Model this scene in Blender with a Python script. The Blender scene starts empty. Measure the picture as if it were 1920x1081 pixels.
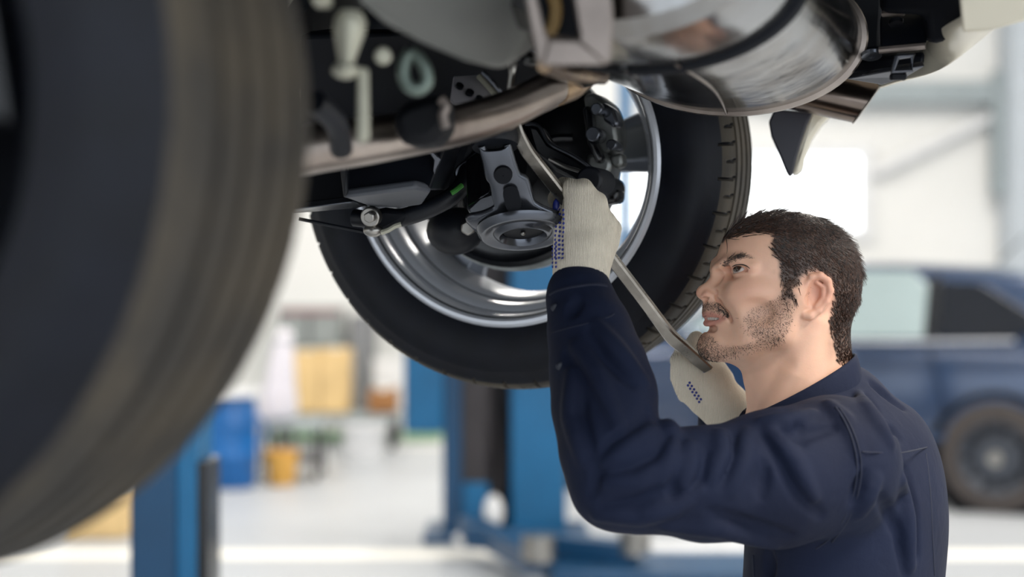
import bpy, math, random
import numpy as np
from mathutils import Vector, Matrix
random.seed(7); np.random.seed(7)
S = bpy.context.scene
COL = S.collection
# ------------------------------------------------------------------ camera
FPX = 3080.0; CZ = 1.28
cd = bpy.data.cameras.new('camera'); cam = bpy.data.objects.new('camera', cd); COL.objects.link(cam)
cam.location = (0, 0, CZ); cam.rotation_euler = (math.pi/2, 0, 0)
cd.sensor_width = 36; cd.lens = FPX/1920*36
cd.clip_start = 0.05; cd.clip_end = 100
cd.dof.use_dof = True; cd.dof.focus_distance = 2.22; cd.dof.aperture_fstop = 1.9
S.camera = cam
# ------------------------------------------------------------------ world (overcast daylight through the open gate side)
w = bpy.data.worlds.new('daylight'); S.world = w; w.use_nodes = True
bg = w.node_tree.nodes['Background']; bg.inputs[0].default_value = (0.86, 0.93, 1.0, 1); bg.inputs[1].default_value = 1.55
# ------------------------------------------------------------------ exposure
S.view_settings.view_transform = 'Standard'; S.view_settings.look = 'None'
S.view_settings.exposure = 0.42; S.view_settings.gamma = 1.0; S.view_settings.use_curve_mapping = False
# ------------------------------------------------------------------ large area lights, added unseen above the frame to brighten hall and man
LAMPS = [(-4.0, 9.0, 5.3), (0.0, 10.5, 5.3), (4.0, 9.0, 5.3), (3.2, 0.6, 5.3), (-3.2, 0.6, 5.3)]
LAMP_W = [130, 130, 160, 470, 25]
for (lx, ly, lz), e in zip(LAMPS, LAMP_W):
    ld = bpy.data.lights.new('added_row_light', 'AREA'); ld.shape = 'RECTANGLE'; ld.size = 0.55; ld.size_y = 4.2
    ld.energy = e; ld.color = (1.0, 0.93, 0.84)
    lo_ = bpy.data.objects.new('added_row_light', ld); COL.objects.link(lo_); lo_.location = (lx, ly, lz-0.06)

# ================================================================== helpers
def lin(c):
    c = c/255.0
    return c/12.92 if c <= 0.04045 else ((c+0.055)/1.055)**2.4
def rgb(r, g, b): return (lin(r), lin(g), lin(b), 1)
def P(px, py, d): return Vector(((px-960)/FPX*d, d, CZ-(py-540.5)/FPX*d))
def proj(p): return 960+FPX*p[0]/p[1], 540.5-FPX*(p[2]-CZ)/p[1]
def floorP(px, d): return Vector(((px-960)/FPX*d, d, 0))

MATS = {}
def mat(name, col, rough=0.5, metal=0.0, var=0.12, vscale=8.0, bump=0.0, bscale=60.0, col2=None, coat=0.0, sss=0.0, emit=None, estr=0.0, aniso=None, spec=None, rvar=0.0):
    if name in MATS: return MATS[name]
    m = bpy.data.materials.new(name); m.use_nodes = True
    nt = m.node_tree; b = nt.nodes['Principled BSDF']
    tc = nt.nodes.new('ShaderNodeTexCoord')
    nz = nt.nodes.new('ShaderNodeTexNoise'); nz.inputs['Scale'].default_value = vscale; nz.inputs['Detail'].default_value = 4
    nt.links.new(tc.outputs['Object'], nz.inputs['Vector'])
    rp = nt.nodes.new('ShaderNodeValToRGB')
    c2 = col2 if col2 else tuple(x*(1-var) for x in col[:3])+(1,)
    c1 = col if col2 else tuple(min(1, x*(1+var)) for x in col[:3])+(1,)
    rp.color_ramp.elements[0].position = 0.35; rp.color_ramp.elements[1].position = 0.65
    rp.color_ramp.elements[0].color = c1; rp.color_ramp.elements[1].color = c2
    nt.links.new(nz.outputs['Fac'], rp.inputs['Fac']); nt.links.new(rp.outputs['Color'], b.inputs['Base Color'])
    b.inputs['Roughness'].default_value = rough; b.inputs['Metallic'].default_value = metal
    b.inputs['Coat Weight'].default_value = coat; b.inputs['Coat Roughness'].default_value = 0.08
    if spec is not None: b.inputs['Specular IOR Level'].default_value = spec
    if rvar:
        mr = nt.nodes.new('ShaderNodeMapRange'); mr.inputs['To Min'].default_value = max(0.02, rough-rvar); mr.inputs['To Max'].default_value = rough+rvar
        nt.links.new(nz.outputs['Fac'], mr.inputs['Value']); nt.links.new(mr.outputs['Result'], b.inputs['Roughness'])
    if sss:
        b.inputs['Subsurface Weight'].default_value = sss; b.inputs['Subsurface Radius'].default_value = (0.012, 0.005, 0.003); b.inputs['Subsurface Scale'].default_value = 0.6
    if bump:
        n2 = nt.nodes.new('ShaderNodeTexNoise'); n2.inputs['Scale'].default_value = bscale; n2.inputs['Detail'].default_value = 3
        nt.links.new(tc.outputs['Object'], n2.inputs['Vector'])
        bp = nt.nodes.new('ShaderNodeBump'); bp.inputs['Strength'].default_value = bump; bp.inputs['Distance'].default_value = 0.004
        nt.links.new(n2.outputs['Fac'], bp.inputs['Height']); nt.links.new(bp.outputs['Normal'], b.inputs['Normal'])
    if emit:
        b.inputs['Emission Color'].default_value = emit; b.inputs['Emission Strength'].default_value = estr
    MATS[name] = m
    return m

def tag(o, label=None, cat=None, group=None, kind=None):
    if label: o['label'] = label
    if cat: o['category'] = cat
    if group: o['group'] = group
    if kind: o['kind'] = kind
    return o
def empty(name, loc=(0, 0, 0), parent=None):
    o = bpy.data.objects.new(name, None); COL.objects.link(o); o.location = loc; o.empty_display_size = 0.1
    if parent: attach(o, parent)
    return o
def attach(o, parent):
    bpy.context.view_layer.update()
    o.parent = parent; o.matrix_parent_inverse = parent.matrix_world.inverted()
def obj(name, verts, faces, m, parent=None, smooth=True, bevel=0, seg=2, sub=0, auto=None):
    me = bpy.data.meshes.new(name); me.from_pydata([tuple(v) for v in verts], [], [tuple(f) for f in faces]); me.update()
    if smooth: me.polygons.foreach_set('use_smooth', [True]*len(me.polygons))
    o = bpy.data.objects.new(name, me); COL.objects.link(o)
    if m: me.materials.append(m)
    if bevel:
        bm = o.modifiers.new('bevel', 'BEVEL'); bm.width = bevel; bm.segments = seg; bm.limit_method = 'ANGLE'; bm.angle_limit = math.radians(28); bm.harden_normals = False
    if sub:
        sm = o.modifiers.new('sub', 'SUBSURF'); sm.levels = sub; sm.render_levels = sub
    if smooth and not sub:
        try:
            me.set_sharp_from_angle(angle=math.radians(auto if auto else 38))
        except Exception: pass
    if parent: attach(o, parent)
    return o

class MB:
    def __init__(s): s.v = []; s.f = []
    def add(s, vs, fs):
        n = len(s.v); s.v += [Vector(v) for v in vs]; s.f += [[i+n for i in f] for f in fs]; return s
    def box(s, c, h, ax=None):
        c = Vector(c); A = ax or (Vector((1, 0, 0)), Vector((0, 1, 0)), Vector((0, 0, 1)))
        vs = [c+A[0]*h[0]*i+A[1]*h[1]*j+A[2]*h[2]*k for i in (-1, 1) for j in (-1, 1) for k in (-1, 1)]
        return s.add(vs, [(0, 1, 3, 2), (4, 6, 7, 5), (0, 4, 5, 1), (2, 3, 7, 6), (0, 2, 6, 4), (1, 5, 7, 3)])
    def prism(s, pts, ext):
        pts = [Vector(p) for p in pts]; ext = Vector(ext); n = len(pts)
        vs = pts+[p+ext for p in pts]
        fs = [list(range(n))[::-1], list(range(n, 2*n))]+[(i, (i+1) % n, n+(i+1) % n, n+i) for i in range(n)]
        return s.add(vs, fs)
    def loft(s, rings, close=True, caps=True):
        n = len(rings[0]); vs = [p for r in rings for p in r]; fs = []
        for i in range(len(rings)-1):
            for j in range(n if close else n-1):
                a = i*n+j; b = i*n+(j+1) % n
                fs.append((a, b, b+n, a+n))
        if caps: fs.append(list(range(n))[::-1]); fs.append(list(range((len(rings)-1)*n, len(rings)*n)))
        return s.add(vs, fs)
    def tube(s, pts, r, seg=14, sm=4, caps=True, flat=None):
        pts, rs = smooth_path(pts, r, sm)
        rings = []; up = None
        for i, p in enumerate(pts):
            t = (pts[min(i+1, len(pts)-1)]-pts[max(i-1, 0)]).normalized()
            if up is None:
                up = Vector((0, 0, 1)) if abs(t.z) < 0.9 else Vector((1, 0, 0))
            sd = t.cross(up).normalized(); up = sd.cross(t).normalized()
            rings.append([p+(sd*math.cos(2*math.pi*k/seg)+up*math.sin(2*math.pi*k/seg))*rs[i] for k in range(seg)])
        return s.loft(rings, True, caps)
    def lathe(s, prof, c, ax, seg=48, up=None, arc=(0, 2*math.pi), closed=False):
        c = Vector(c); ax = Vector(ax).normalized(); u = up or (Vector((0, 0, 1)) if abs(ax.z) < 0.9 else Vector((1, 0, 0)))
        e1 = (u-ax*u.dot(ax)).normalized(); e2 = ax.cross(e1); full = abs(arc[1]-arc[0]-2*math.pi) < 1e-6
        na = seg if full else seg+1
        rings = []
        for k in range(na):
            a = arc[0]+(arc[1]-arc[0])*k/seg
            d = e1*math.cos(a)+e2*math.sin(a)
            rings.append([c+ax*h+d*r for h, r in prof])
        n = len(prof); vs = [p for r in rings for p in r]; fs = []
        for k in range(na if full else na-1):
            k2 = (k+1) % na
            for j in range(n if closed else n-1):
                j2 = (j+1) % n
                fs.append((k*n+j, k*n+j2, k2*n+j2, k2*n+j))
        return s.add(vs, fs)
    def build(s, name, m, parent=None, **kw): return obj(name, s.v, s.f, m, parent, **kw)

def smooth_path(pts, r, sub):
    pts = [Vector(p) for p in pts]; n = len(pts)
    rs = list(r) if isinstance(r, (list, tuple)) else [r]*n
    if sub <= 1 or n < 3: return pts, rs
    op, orr = [], []
    for i in range(n-1):
        p0, p1, p2, p3 = pts[max(i-1, 0)], pts[i], pts[i+1], pts[min(i+2, n-1)]
        for k in range(sub):
            t = k/sub
            op.append(0.5*((2*p1)+(p2-p0)*t+(2*p0-5*p1+4*p2-p3)*t*t+(3*p1-p0-3*p2+p3)*t**3)); orr.append(rs[i]*(1-t)+rs[i+1]*t)
    op.append(pts[-1]); orr.append(rs[-1])
    return op, orr
def sphere(mb, c, r, ax=None, nu=16, nv=10):
    c = Vector(c); A = ax or (Vector((1, 0, 0)), Vector((0, 1, 0)), Vector((0, 0, 1)))
    if not isinstance(r, (tuple, list)): r = (r, r, r)
    rings = []
    for i in range(nv+1):
        ph = math.pi*i/nv; ph = min(max(ph, 0.02), math.pi-0.02)
        rings.append([c+A[0]*r[0]*math.sin(ph)*math.cos(2*math.pi*k/nu)+A[1]*r[1]*math.sin(ph)*math.sin(2*math.pi*k/nu)+A[2]*r[2]*math.cos(ph) for k in range(nu)])
    return mb.loft(rings)
def cyl(mb, a, b, r, seg=20, r2=None):
    a = Vector(a); b = Vector(b); ax = (b-a); L = ax.length
    return mb.lathe([(0, 0.0001), (0, r), (L, r2 if r2 else r), (L, 0.0001)], a, ax, seg)

# ---- signed-distance sculpting for soft bodies
class Field:
    def __init__(s, lo, hi, h):
        s.lo = np.array(lo, float); s.h = h
        n = np.ceil((np.array(hi)-s.lo)/h).astype(int)+1
        s.n = n; s.ax = [(s.lo[i]+h*np.arange(n[i])).astype(np.float32) for i in range(3)]
        s.D = np.full(tuple(n), 9.0*h*10, np.float32)
    def sl(s, lo, hi):
        i0 = np.clip(np.floor((np.array(lo)-s.lo)/s.h).astype(int), 0, s.n-1); i1 = np.clip(np.ceil((np.array(hi)-s.lo)/s.h).astype(int)+1, 1, s.n)
        i1 = np.maximum(i1, i0+1)
        return tuple(slice(a, b) for a, b in zip(i0, i1))
    def g(s, sl): return s.ax[0][sl[0]][:, None, None], s.ax[1][sl[1]][None, :, None], s.ax[2][sl[2]][None, None, :]
    def put(s, d, sl, k, op='u'):
        cur = s.D[sl]
        if op == 'u':
            hh = np.clip(0.5+0.5*(cur-d)/k, 0, 1); s.D[sl] = cur*(1-hh)+d*hh-k*hh*(1-hh)
        else:
            e = -cur
            hh = np.clip(0.5+0.5*(e-d)/k, 0, 1); s.D[sl] = -(e*(1-hh)+d*hh-k*hh*(1-hh))
    @staticmethod
    def dcap(X, Y, Z, a, b, ra, rb):
        ba = [b[i]-a[i] for i in range(3)]; L2 = sum(q*q for q in ba)+1e-12
        t = np.clip(((X-a[0])*ba[0]+(Y-a[1])*ba[1]+(Z-a[2])*ba[2])/L2, 0, 1)
        return np.sqrt((X-a[0]-ba[0]*t)**2+(Y-a[1]-ba[1]*t)**2+(Z-a[2]-ba[2]*t)**2)-(ra+(rb-ra)*t)
    def poly(s, pts, k, op='u', k2=None):
        a = np.array([[*q[:3]] for q in pts], float); r = [q[3] for q in pts]; m = max(r)+k*1.2+s.h*4
        sl = s.sl(a.min(0)-m, a.max(0)+m); X, Y, Z = s.g(sl); d = None
        for i in range(len(a)-1):
            e = s.dcap(X, Y, Z, a[i], a[i+1], r[i], r[i+1])
            if d is None: d = e
            elif k2:
                hh = np.clip(0.5+0.5*(d-e)/k2, 0, 1); d = d*(1-hh)+e*hh-k2*hh*(1-hh)
            else: d = np.minimum(d, e)
        s.put(d, sl, k, op)
    def cap(s, a, b, ra, rb, k, op='u'): s.poly([(*a, ra), (*b, rb)], k, op)
    def ell(s, c, r, k, op='u', R=None):
        c = np.array(c, float); r = np.array(r, float); m = max(r)+k*1.2+s.h*4
        sl = s.sl(c-m, c+m); X, Y, Z = s.g(sl); X = X-c[0]; Y = Y-c[1]; Z = Z-c[2]
        if R is not None:
            R = np.array(R, float)
            X, Y, Z = X*R[0][0]+Y*R[0][1]+Z*R[0][2], X*R[1][0]+Y*R[1][1]+Z*R[1][2], X*R[2][0]+Y*R[2][1]+Z*R[2][2]
        k0 = np.sqrt((X/r[0])**2+(Y/r[1])**2+(Z/r[2])**2); k1 = np.sqrt((X/r[0]**2)**2+(Y/r[1]**2)**2+(Z/r[2]**2)**2)+1e-9
        s.put((k0*(k0-1)/k1).astype(np.float32), sl, k, op)
    def at(s, p):
        q = (np.array(p)-s.lo)/s.h; i = np.floor(q).astype(int)
        if np.any(i < 0) or np.any(i >= s.n-1): return 9.0
        f = q-i; v = s.D[i[0]:i[0]+2, i[1]:i[1]+2, i[2]:i[2]+2]
        v = v[0]*(1-f[0])+v[1]*f[0]; v = v[0]*(1-f[1])+v[1]*f[1]; return float(v[0]*(1-f[2])+v[1]*f[2])
    def hit(s, px, py, d0=1.75, d1=2.9, back=0.0):
        pd = 9.0; d = d0; st = s.h*0.6
        while d < d1:
            v = s.at(P(px, py, d))
            if v < 0:
                t = pd/(pd-v) if pd < 5 else 1.0
                return P(px, py, d-st+st*t+back)
            pd = v; d += st
        return None
    def mesh(s, lap=0):
        D = s.D; sg = D < 0
        cnt = np.zeros(tuple(s.n-1), np.int8)
        for i in (0, 1):
            for j in (0, 1):
                for k in (0, 1):
                    cnt += sg[i:s.n[0]-1+i, j:s.n[1]-1+j, k:s.n[2]-1+k]
        mx = (cnt > 0) & (cnt < 8); ijk = np.argwhere(mx); idx = np.full(mx.shape, -1, np.int32); idx[mx] = np.arange(len(ijk))
        acc = np.zeros((len(ijk), 3)); c = np.zeros(len(ijk))
        for axd in range(3):
            o1, o2 = [q for q in range(3) if q != axd]
            for u in (0, 1):
                for v in (0, 1):
                    a = np.zeros(3, int); a[o1] = u; a[o2] = v; b = a.copy(); b[axd] = 1
                    p0 = ijk+a; p1 = ijk+b
                    d0 = D[p0[:, 0], p0[:, 1], p0[:, 2]]; d1 = D[p1[:, 0], p1[:, 1], p1[:, 2]]
                    cr = (d0 < 0) != (d1 < 0); t = np.where(cr, d0/(d0-d1+1e-20), 0)
                    q = a[None, :]+t[:, None]*(b-a)[None, :]
                    acc += np.where(cr[:, None], q, 0); c += cr
        V = s.lo+s.h*(ijk+acc/np.maximum(c, 1)[:, None])
        F = []
        for axd in range(3):
            o1, o2 = (axd+1) % 3, (axd+2) % 3
            sa = [slice(None)]*3; sb = [slice(None)]*3
            sa[axd] = slice(0, -1); sb[axd] = slice(1, None)
            for q in (o1, o2): sa[q] = slice(1, -1); sb[q] = slice(1, -1)
            A = sg[tuple(sa)]; B = sg[tuple(sb)]; e = np.argwhere(A != B); pos = A[A != B]
            e[:, o1] += 1; e[:, o2] += 1
            def cell(d1, d2):
                q = e.copy(); q[:, o1] += d1; q[:, o2] += d2; return idx[q[:, 0], q[:, 1], q[:, 2]]
            f = np.stack([cell(-1, -1), cell(0, -1), cell(0, 0), cell(-1, 0)], 1)
            f[~pos] = f[~pos][:, ::-1]; F.append(f)
        F = np.concatenate(F); F = F[(F >= 0).all(1)]
        for _ in range(lap):
            ac = np.zeros_like(V); cn = np.zeros(len(V))
            for i in range(4):
                a, b = F[:, i], F[:, (i+1) % 4]
                np.add.at(ac, a, V[b]); np.add.at(cn, a, 1); np.add.at(ac, b, V[a]); np.add.at(cn, b, 1)
            V = 0.5*V+0.5*ac/np.maximum(cn, 1)[:, None]
        return V, F
def npobj(name, V, F, m, parent=None, smooth=True):
    me = bpy.data.meshes.new(name); me.from_pydata(V.tolist(), [], F.tolist()); me.update()
    if smooth: me.polygons.foreach_set('use_smooth', [True]*len(me.polygons))
    o = bpy.data.objects.new(name, me); COL.objects.link(o)
    if m: me.materials.append(m)
    if parent: attach(o, parent)
    return o
def inpoly(x, y, poly):
    r = np.zeros(len(x), bool); n = len(poly); j = n-1
    for i in range(n):
        xi, yi = poly[i]; xj, yj = poly[j]
        r ^= ((yi > y) != (yj > y)) & (x < (xj-xi)*(y-yi)/(yj-yi+1e-12)+xi); j = i
    return r
X3, Y3, Z3 = Vector((1, 0, 0)), Vector((0, 1, 0)), Vector((0, 0, 1))
# ================================================================== materials
M_floor = mat('floor_epoxy', rgb(172, 176, 181), 0.4, var=0.06, vscale=0.8, rvar=0.08)
M_line = mat('floor_paint', rgb(238, 236, 228), 0.5, var=0.03)
M_wall = mat('wall_paint', rgb(232, 232, 230), 0.8, var=0.03, vscale=1.0)
M_beam = mat('beam_steel', rgb(150, 160, 164), 0.5, var=0.06)
M_white = mat('white_paint', rgb(225, 226, 228), 0.55, var=0.05)
M_blue = mat('lift_blue', rgb(0, 88, 134), 0.38, var=0.10, vscale=3, bump=0.05)
M_blue2 = mat('lift_blue_dark', rgb(4, 58, 94), 0.42, var=0.12, vscale=3)
M_black = mat('black_plastic', rgb(17, 20, 27), 0.45, var=0.15, vscale=20, bump=0.06, bscale=180, spec=.3)
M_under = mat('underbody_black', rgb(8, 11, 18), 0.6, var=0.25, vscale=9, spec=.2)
M_gloss = mat('black_enamel', rgb(10, 12, 17), 0.25, var=0.15, vscale=12, rvar=0.06)
M_steel = mat('worn_steel', rgb(150, 147, 142), 0.33, 1.0, var=0.22, vscale=14, rvar=0.12, bump=0.05, bscale=40)
M_arm = mat('coated_steel', rgb(84, 87, 94), 0.22, 0.8, var=0.25, vscale=10, rvar=0.1)
M_pipe = mat('exhaust_steel', rgb(168, 158, 150), 0.34, 1.0, var=0.18, vscale=7, rvar=0.1, col2=rgb(120, 110, 104))
M_heat = mat('heat_tinted_steel', rgb(168, 144, 116), 0.32, 1.0, var=0.2, vscale=16, col2=rgb(96, 76, 62))
M_tip = mat('tail_pipe_chrome', rgb(120, 108, 100), 0.2, 1.0, var=0.12, vscale=12, rvar=0.06)
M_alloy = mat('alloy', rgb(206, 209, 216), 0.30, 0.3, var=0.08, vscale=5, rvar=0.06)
M_alloyd = mat('alloy_grey', rgb(120, 124, 132), 0.3, 0.9, var=0.08, vscale=5)
M_cast = mat('cast_aluminium', rgb(140, 142, 140), 0.5, 0.9, var=0.25, vscale=30, bump=0.2, bscale=90)
M_grey = mat('grey_shield', rgb(112, 112, 108), 0.6, 0.25, var=0.08, vscale=5)
M_cream = mat('cream_bodywork', rgb(222, 214, 194), 0.3, var=0.03, vscale=3, coat=0.6)
M_bracket = mat('bracket_zinc', rgb(136, 126, 120), 0.45, 0.6, var=0.15, vscale=18)
M_pale = mat('pale_zinc', rgb(172, 170, 154), 0.45, 0.35, var=0.12, vscale=25)

def tyre_mat():
    m = mat('tyre_rubber', rgb(11, 14, 23), 0.5, var=0.2, vscale=25, bump=0.08, bscale=120, spec=.22)
    return m
M_tyre = tyre_mat()
M_tread = mat('dusty_tread', rgb(66, 59, 48), 0.8, var=0.18, vscale=14, col2=rgb(44, 41, 37), bump=0.1, bscale=150)

def muffler_mat():
    m = bpy.data.materials.new('muffler_steel'); m.use_nodes = True; nt = m.node_tree; b = nt.nodes['Principled BSDF']
    tc = nt.nodes.new('ShaderNodeTexCoord'); mp = nt.nodes.new('ShaderNodeMapping'); mp.inputs['Scale'].default_value = (2, 2, 2)
    nt.links.new(tc.outputs['Object'], mp.inputs['Vector'])
    n1 = nt.nodes.new('ShaderNodeTexNoise'); n1.inputs['Scale'].default_value = 2.5; n1.inputs['Detail'].default_value = 7; n1.inputs['Distortion'].default_value = 0.6
    nt.links.new(mp.outputs['Vector'], n1.inputs['Vector'])
    rp = nt.nodes.new('ShaderNodeValToRGB'); e = rp.color_ramp.elements
    e[0].position = 0.36; e[0].color = rgb(112, 102, 92); e[1].position = 0.6; e[1].color = rgb(152, 154, 156)
    nt.links.new(n1.outputs['Fac'], rp.inputs['Fac']); nt.links.new(rp.outputs['Color'], b.inputs['Base Color'])
    b.inputs['Metallic'].default_value = 1.0
    mr = nt.nodes.new('ShaderNodeMapRange'); mr.inputs['To Min'].default_value = 0.08; mr.inputs['To Max'].default_value = 0.26
    nt.links.new(n1.outputs['Fac'], mr.inputs['Value']); nt.links.new(mr.outputs['Result'], b.inputs['Roughness'])
    n2 = nt.nodes.new('ShaderNodeTexNoise'); n2.inputs['Scale'].default_value = 9; n2.inputs['Detail'].default_value = 3
    nt.links.new(tc.outputs['Object'], n2.inputs['Vector'])
    bp = nt.nodes.new('ShaderNodeBump'); bp.inputs['Strength'].default_value = 0.22; bp.inputs['Distance'].default_value = 0.01
    nt.links.new(n2.outputs['Fac'], bp.inputs['Height']); nt.links.new(bp.outputs['Normal'], b.inputs['Normal'])
    return m
M_muff = muffler_mat()

# ================================================================== the hall
def struct(o): o['kind'] = 'structure'; return o
BW = 14.8
struct(MB().box((0, 5, -0.05), (10.2, 11.2, 0.05)).build('floor', M_floor, smooth=False))
struct(MB().box((0, BW+0.1, 2.8), (10.2, 0.1, 2.8)).build('wall_back', M_wall, smooth=False))
struct(MB().box((-9.6, 5, 2.8), (0.1, 9.7, 2.8)).build('wall_left', M_wall, smooth=False))
struct(MB().box((9.6, 5, 2.8), (0.1, 9.7, 2.8)).build('wall_right', M_wall, smooth=False))
struct(MB().box((0, 5, 5.65), (10.2, 10.2, 0.05)).build('ceiling', M_wall, smooth=False))
# painted bay lines on the floor
for k, (x0, x1, d0, d1) in enumerate([(-9, 9, 7.78, 8.02), (-9, 9, 13.2, 13.35)]):
    struct(MB().box(((x0+x1)/2, (d0+d1)/2, 0.002), ((x1-x0)/2, (d1-d0)/2, 0.002)).build('trim_%d' % (k+1), M_line, smooth=False))
M_green = mat('green_mat', rgb(120, 160, 120), 0.8, var=0.1)
tag(MB().box((-1.35, 14.2, 0.006), (0.75, 0.4, 0.006)).build('floor_mat', M_green, bevel=0.002), 'green mat on the floor against the far wall behind the white bucket', 'mat')
# frosted daylight window in the far wall, right
M_frost = mat('frosted_glass', rgb(240, 244, 246), 0.6, emit=(0.95, 0.98, 1, 1), estr=1.6, var=0.02)
def window(n, px0, px1, py0, py1, mullions):
    a = P(px0, py1, BW-0.03); b = P(px1, py0, BW-0.03)
    root = empty('window_%d' % n, ((a.x+b.x)/2, BW-0.03, a.z)); struct(root)
    fr = MB(); t = 0.05; cx, cz = (a.x+b.x)/2, (a.z+b.z)/2; hw, hh = (b.x-a.x)/2, (b.z-a.z)/2
    for dz in (-1, 1): fr.box((cx, BW-0.035, cz+dz*hh), (hw-t, 0.035, t))
    for dx in (-1, 1): fr.box((cx+dx*hw, BW-0.035, cz), (t, 0.035, hh+t))
    fr.build('window_frame', M_white, root, smooth=False)
    for i in range(mullions):
        x0 = a.x+(b.x-a.x)*i/mullions; x1 = a.x+(b.x-a.x)*(i+1)/mullions
        MB().box(((x0+x1)/2, BW-0.02, cz), ((x1-x0)/2-0.02, 0.008, hh-0.02)).build('pane', M_frost, root, smooth=False)
window(1, 1000, 1622, 282, 440, 3)
window(2, 340, 470, 330, 560, 1)
# steelwork on the far wall, right
sc = MB(); sc.box(P(1935, 240, BW-0.25), (0.24, 0.2, 3.0)); struct(sc.build('trim_3', mat('column_paint', rgb(186, 194, 202), 0.6, var=0.04), smooth=False))
bx = MB(); a = P(1630, 168, BW-0.2); b = P(1886, 176, BW-0.2); bx.box(((a.x+b.x)/2-0.5, BW-0.12, (a.z+b.z)/2), ((b.x-a.x)/2+0.6, 0.1, 0.10)); struct(bx.build('trim_4', M_beam, smooth=False))
bx = MB(); a = P(1640, 325, BW-0.1); b = P(1888, 205, BW-0.1); bx.tube([a, b], 0.05, 10, 1); struct(bx.build('trim_5', M_white))
bx = MB(); a = P(1875, 250, BW-0.2); bx.box(a, (0.07, 0.06, 0.55)); struct(bx.build('trim_6', M_beam, smooth=False))

# added lamp fixtures, unseen above the frame, housing the extra lights
M_lampf = mat('added_lamp_housing', rgb(200, 202, 205), 0.4, var=0.03)
M_lampd = mat('added_lamp_diffuser', rgb(250, 250, 245), 0.5, emit=(1, 0.95, 0.88, 1), estr=5.0, var=0.01)
for i, (lx, ly, lz) in enumerate(LAMPS):
    names = ['over the far left bay', 'over the middle of the far bay', 'over the far right bay', 'above right of the raised car', 'above left of the raised car']
    t = empty('added_lamp', (lx, ly, lz)); tag(t, 'added unseen strip lamp ' + names[i], 'lamp', 'added strip lamps')
    MB().box((lx, ly, lz+0.02), (0.32, 2.2, 0.03)).build('housing', M_lampf, t, smooth=False)
    MB().box((lx, ly, lz-0.02), (0.28, 2.1, 0.012)).build('diffuser', M_lampd, t, smooth=False)
    for dy in (-1.6, 1.6): MB().tube([(lx, ly+dy, lz+0.04), (lx, ly+dy, 5.6)], 0.012, 8, 1).build('hanger', M_lampf, t)

# ================================================================== background things
# --- blue two-post lift standing behind the wheel
M_dark = mat('dark_cover', rgb(40, 36, 40), 0.6, var=0.15)
def base_z(px, py, d): return P(px, py, d).z
t = empty('vehicle_lift', floorP(940, 8.5)); tag(t, 'blue two-post lift column with dark carriage slot behind the hanging wheel', 'lift')
def pxbox(mb, px0, px1, py0, py1, d, dep):
    a = P(px0, py1, d); b = P(px1, py0, d)
    return mb.box(((a.x+b.x)/2, d+dep/2, (a.z+b.z)/2), ((b.x-a.x)/2, dep/2, (b.z-a.z)/2))
D8 = 8.4
m = MB(); pxbox(m, 830, 868, -260, 1005, D8, 0.30); m.build('column_flange', M_blue2, t, bevel=0.01)
m = MB(); pxbox(m, 957, 1062, -260, 1005, D8, 0.34); m.build('column', M_blue, t, bevel=0.015)
m = MB(); pxbox(m, 866, 960, -260, 1005, D8+0.24, 0.08); m.build('column_back', M_dark, t)
m = MB(); pxbox(m, 866, 916, 640, 905, D8-0.02, 0.2); m.build('slot_cover', M_dark, t, bevel=0.01)
m = MB(); pxbox(m, 868, 915, 905, 1003, D8-0.03, 0.2); m.build('foot_block', M_blue, t, bevel=0.01)
m = MB(); pxbox(m, 757, 832, 600, 812, D8-0.05, 0.28); m.build('power_unit', M_blue, t, bevel=0.03, seg=3)
m = MB(); a = P(925, 960, D8-0.05); sphere(m, a, (0.05, 0.05, 0.09)); m.build('hose_coil', M_white, t)
m = MB(); m.tube([P(925, 640, D8+.1), P(915, 760, D8+.1), P(935, 860, D8+.1), P(922, 980, D8)], 0.02, 8); m.build('hose', M_dark, t)
m = MB(); a = floorP(950, D8+0.1); m.box((a.x, D8+0.1, 0.02), (0.42, 0.3, 0.02)); m.build('base_plate', M_blue2, t, bevel=0.008)
for (q0, q1) in (((880, 1010, 7.6), (1190, 1060, 7.2)), ((880, 1012, 7.9), (1010, 1075, 7.0))):
    m = MB(); a = P(*q0); b = P(*q1); a.z = 0.14; b.z = 0.12
    ax = (b-a).normalized(); sd = ax.cross(Z3).normalized()
    m.box((a+b)/2, ((b-a).length/2, 0.06, 0.05), (ax, sd, Z3)); ar = m.build('swing_arm', M_blue2, t, bevel=0.01)
    m = MB(); cyl(m, b+Vector((0, 0, 0.0)), b+Vector((0, 0, 0.11)), 0.07); m.build('arm_pad', M_steel, t)
m = MB()
a = P(860, 1010, 7.9); b = P(945, 1035, 7.6); m.tube([a, (a+b)/2+Vector((0, 0, .05)), b], 0.03, 8); m.build('safety_bar', M_white, t)
t = empty('lift_post', floorP(1172, 13.6)); tag(t, 'slim blue post far behind, seen through the right side of the wheel', 'post')
m = MB(); a = floorP(1172, 13.6); m.box((a.x, 13.6, 2.0), (.055, .06, 2.0)); m.build('column', M_blue, t, bevel=.008)
m = MB(); m.box((a.x, 13.6, .012), (.14, .14, .012)); m.build('base_plate', M_blue2, t, bevel=.004)
# --- low blue platform lift at the foot, right of it
t = empty('floor_platform', floorP(1200, 7.35)); tag(t, 'low blue steel floor platform with pale top below the mechanic\'s elbow', 'platform')
a = floorP(1030, 7.35); b = floorP(1420, 7.35)
MB().box(((a.x+b.x)/2, 7.3, 0.04), ((b.x-a.x)/2, 0.35, 0.035)).build('deck', M_blue2, t, bevel=0.01)
MB().box(((a.x+b.x)/2, 7.55, 0.085), ((b.x-a.x)/2-.02, 0.06, 0.012)).build('rail', M_white, t, bevel=0.004)

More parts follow.
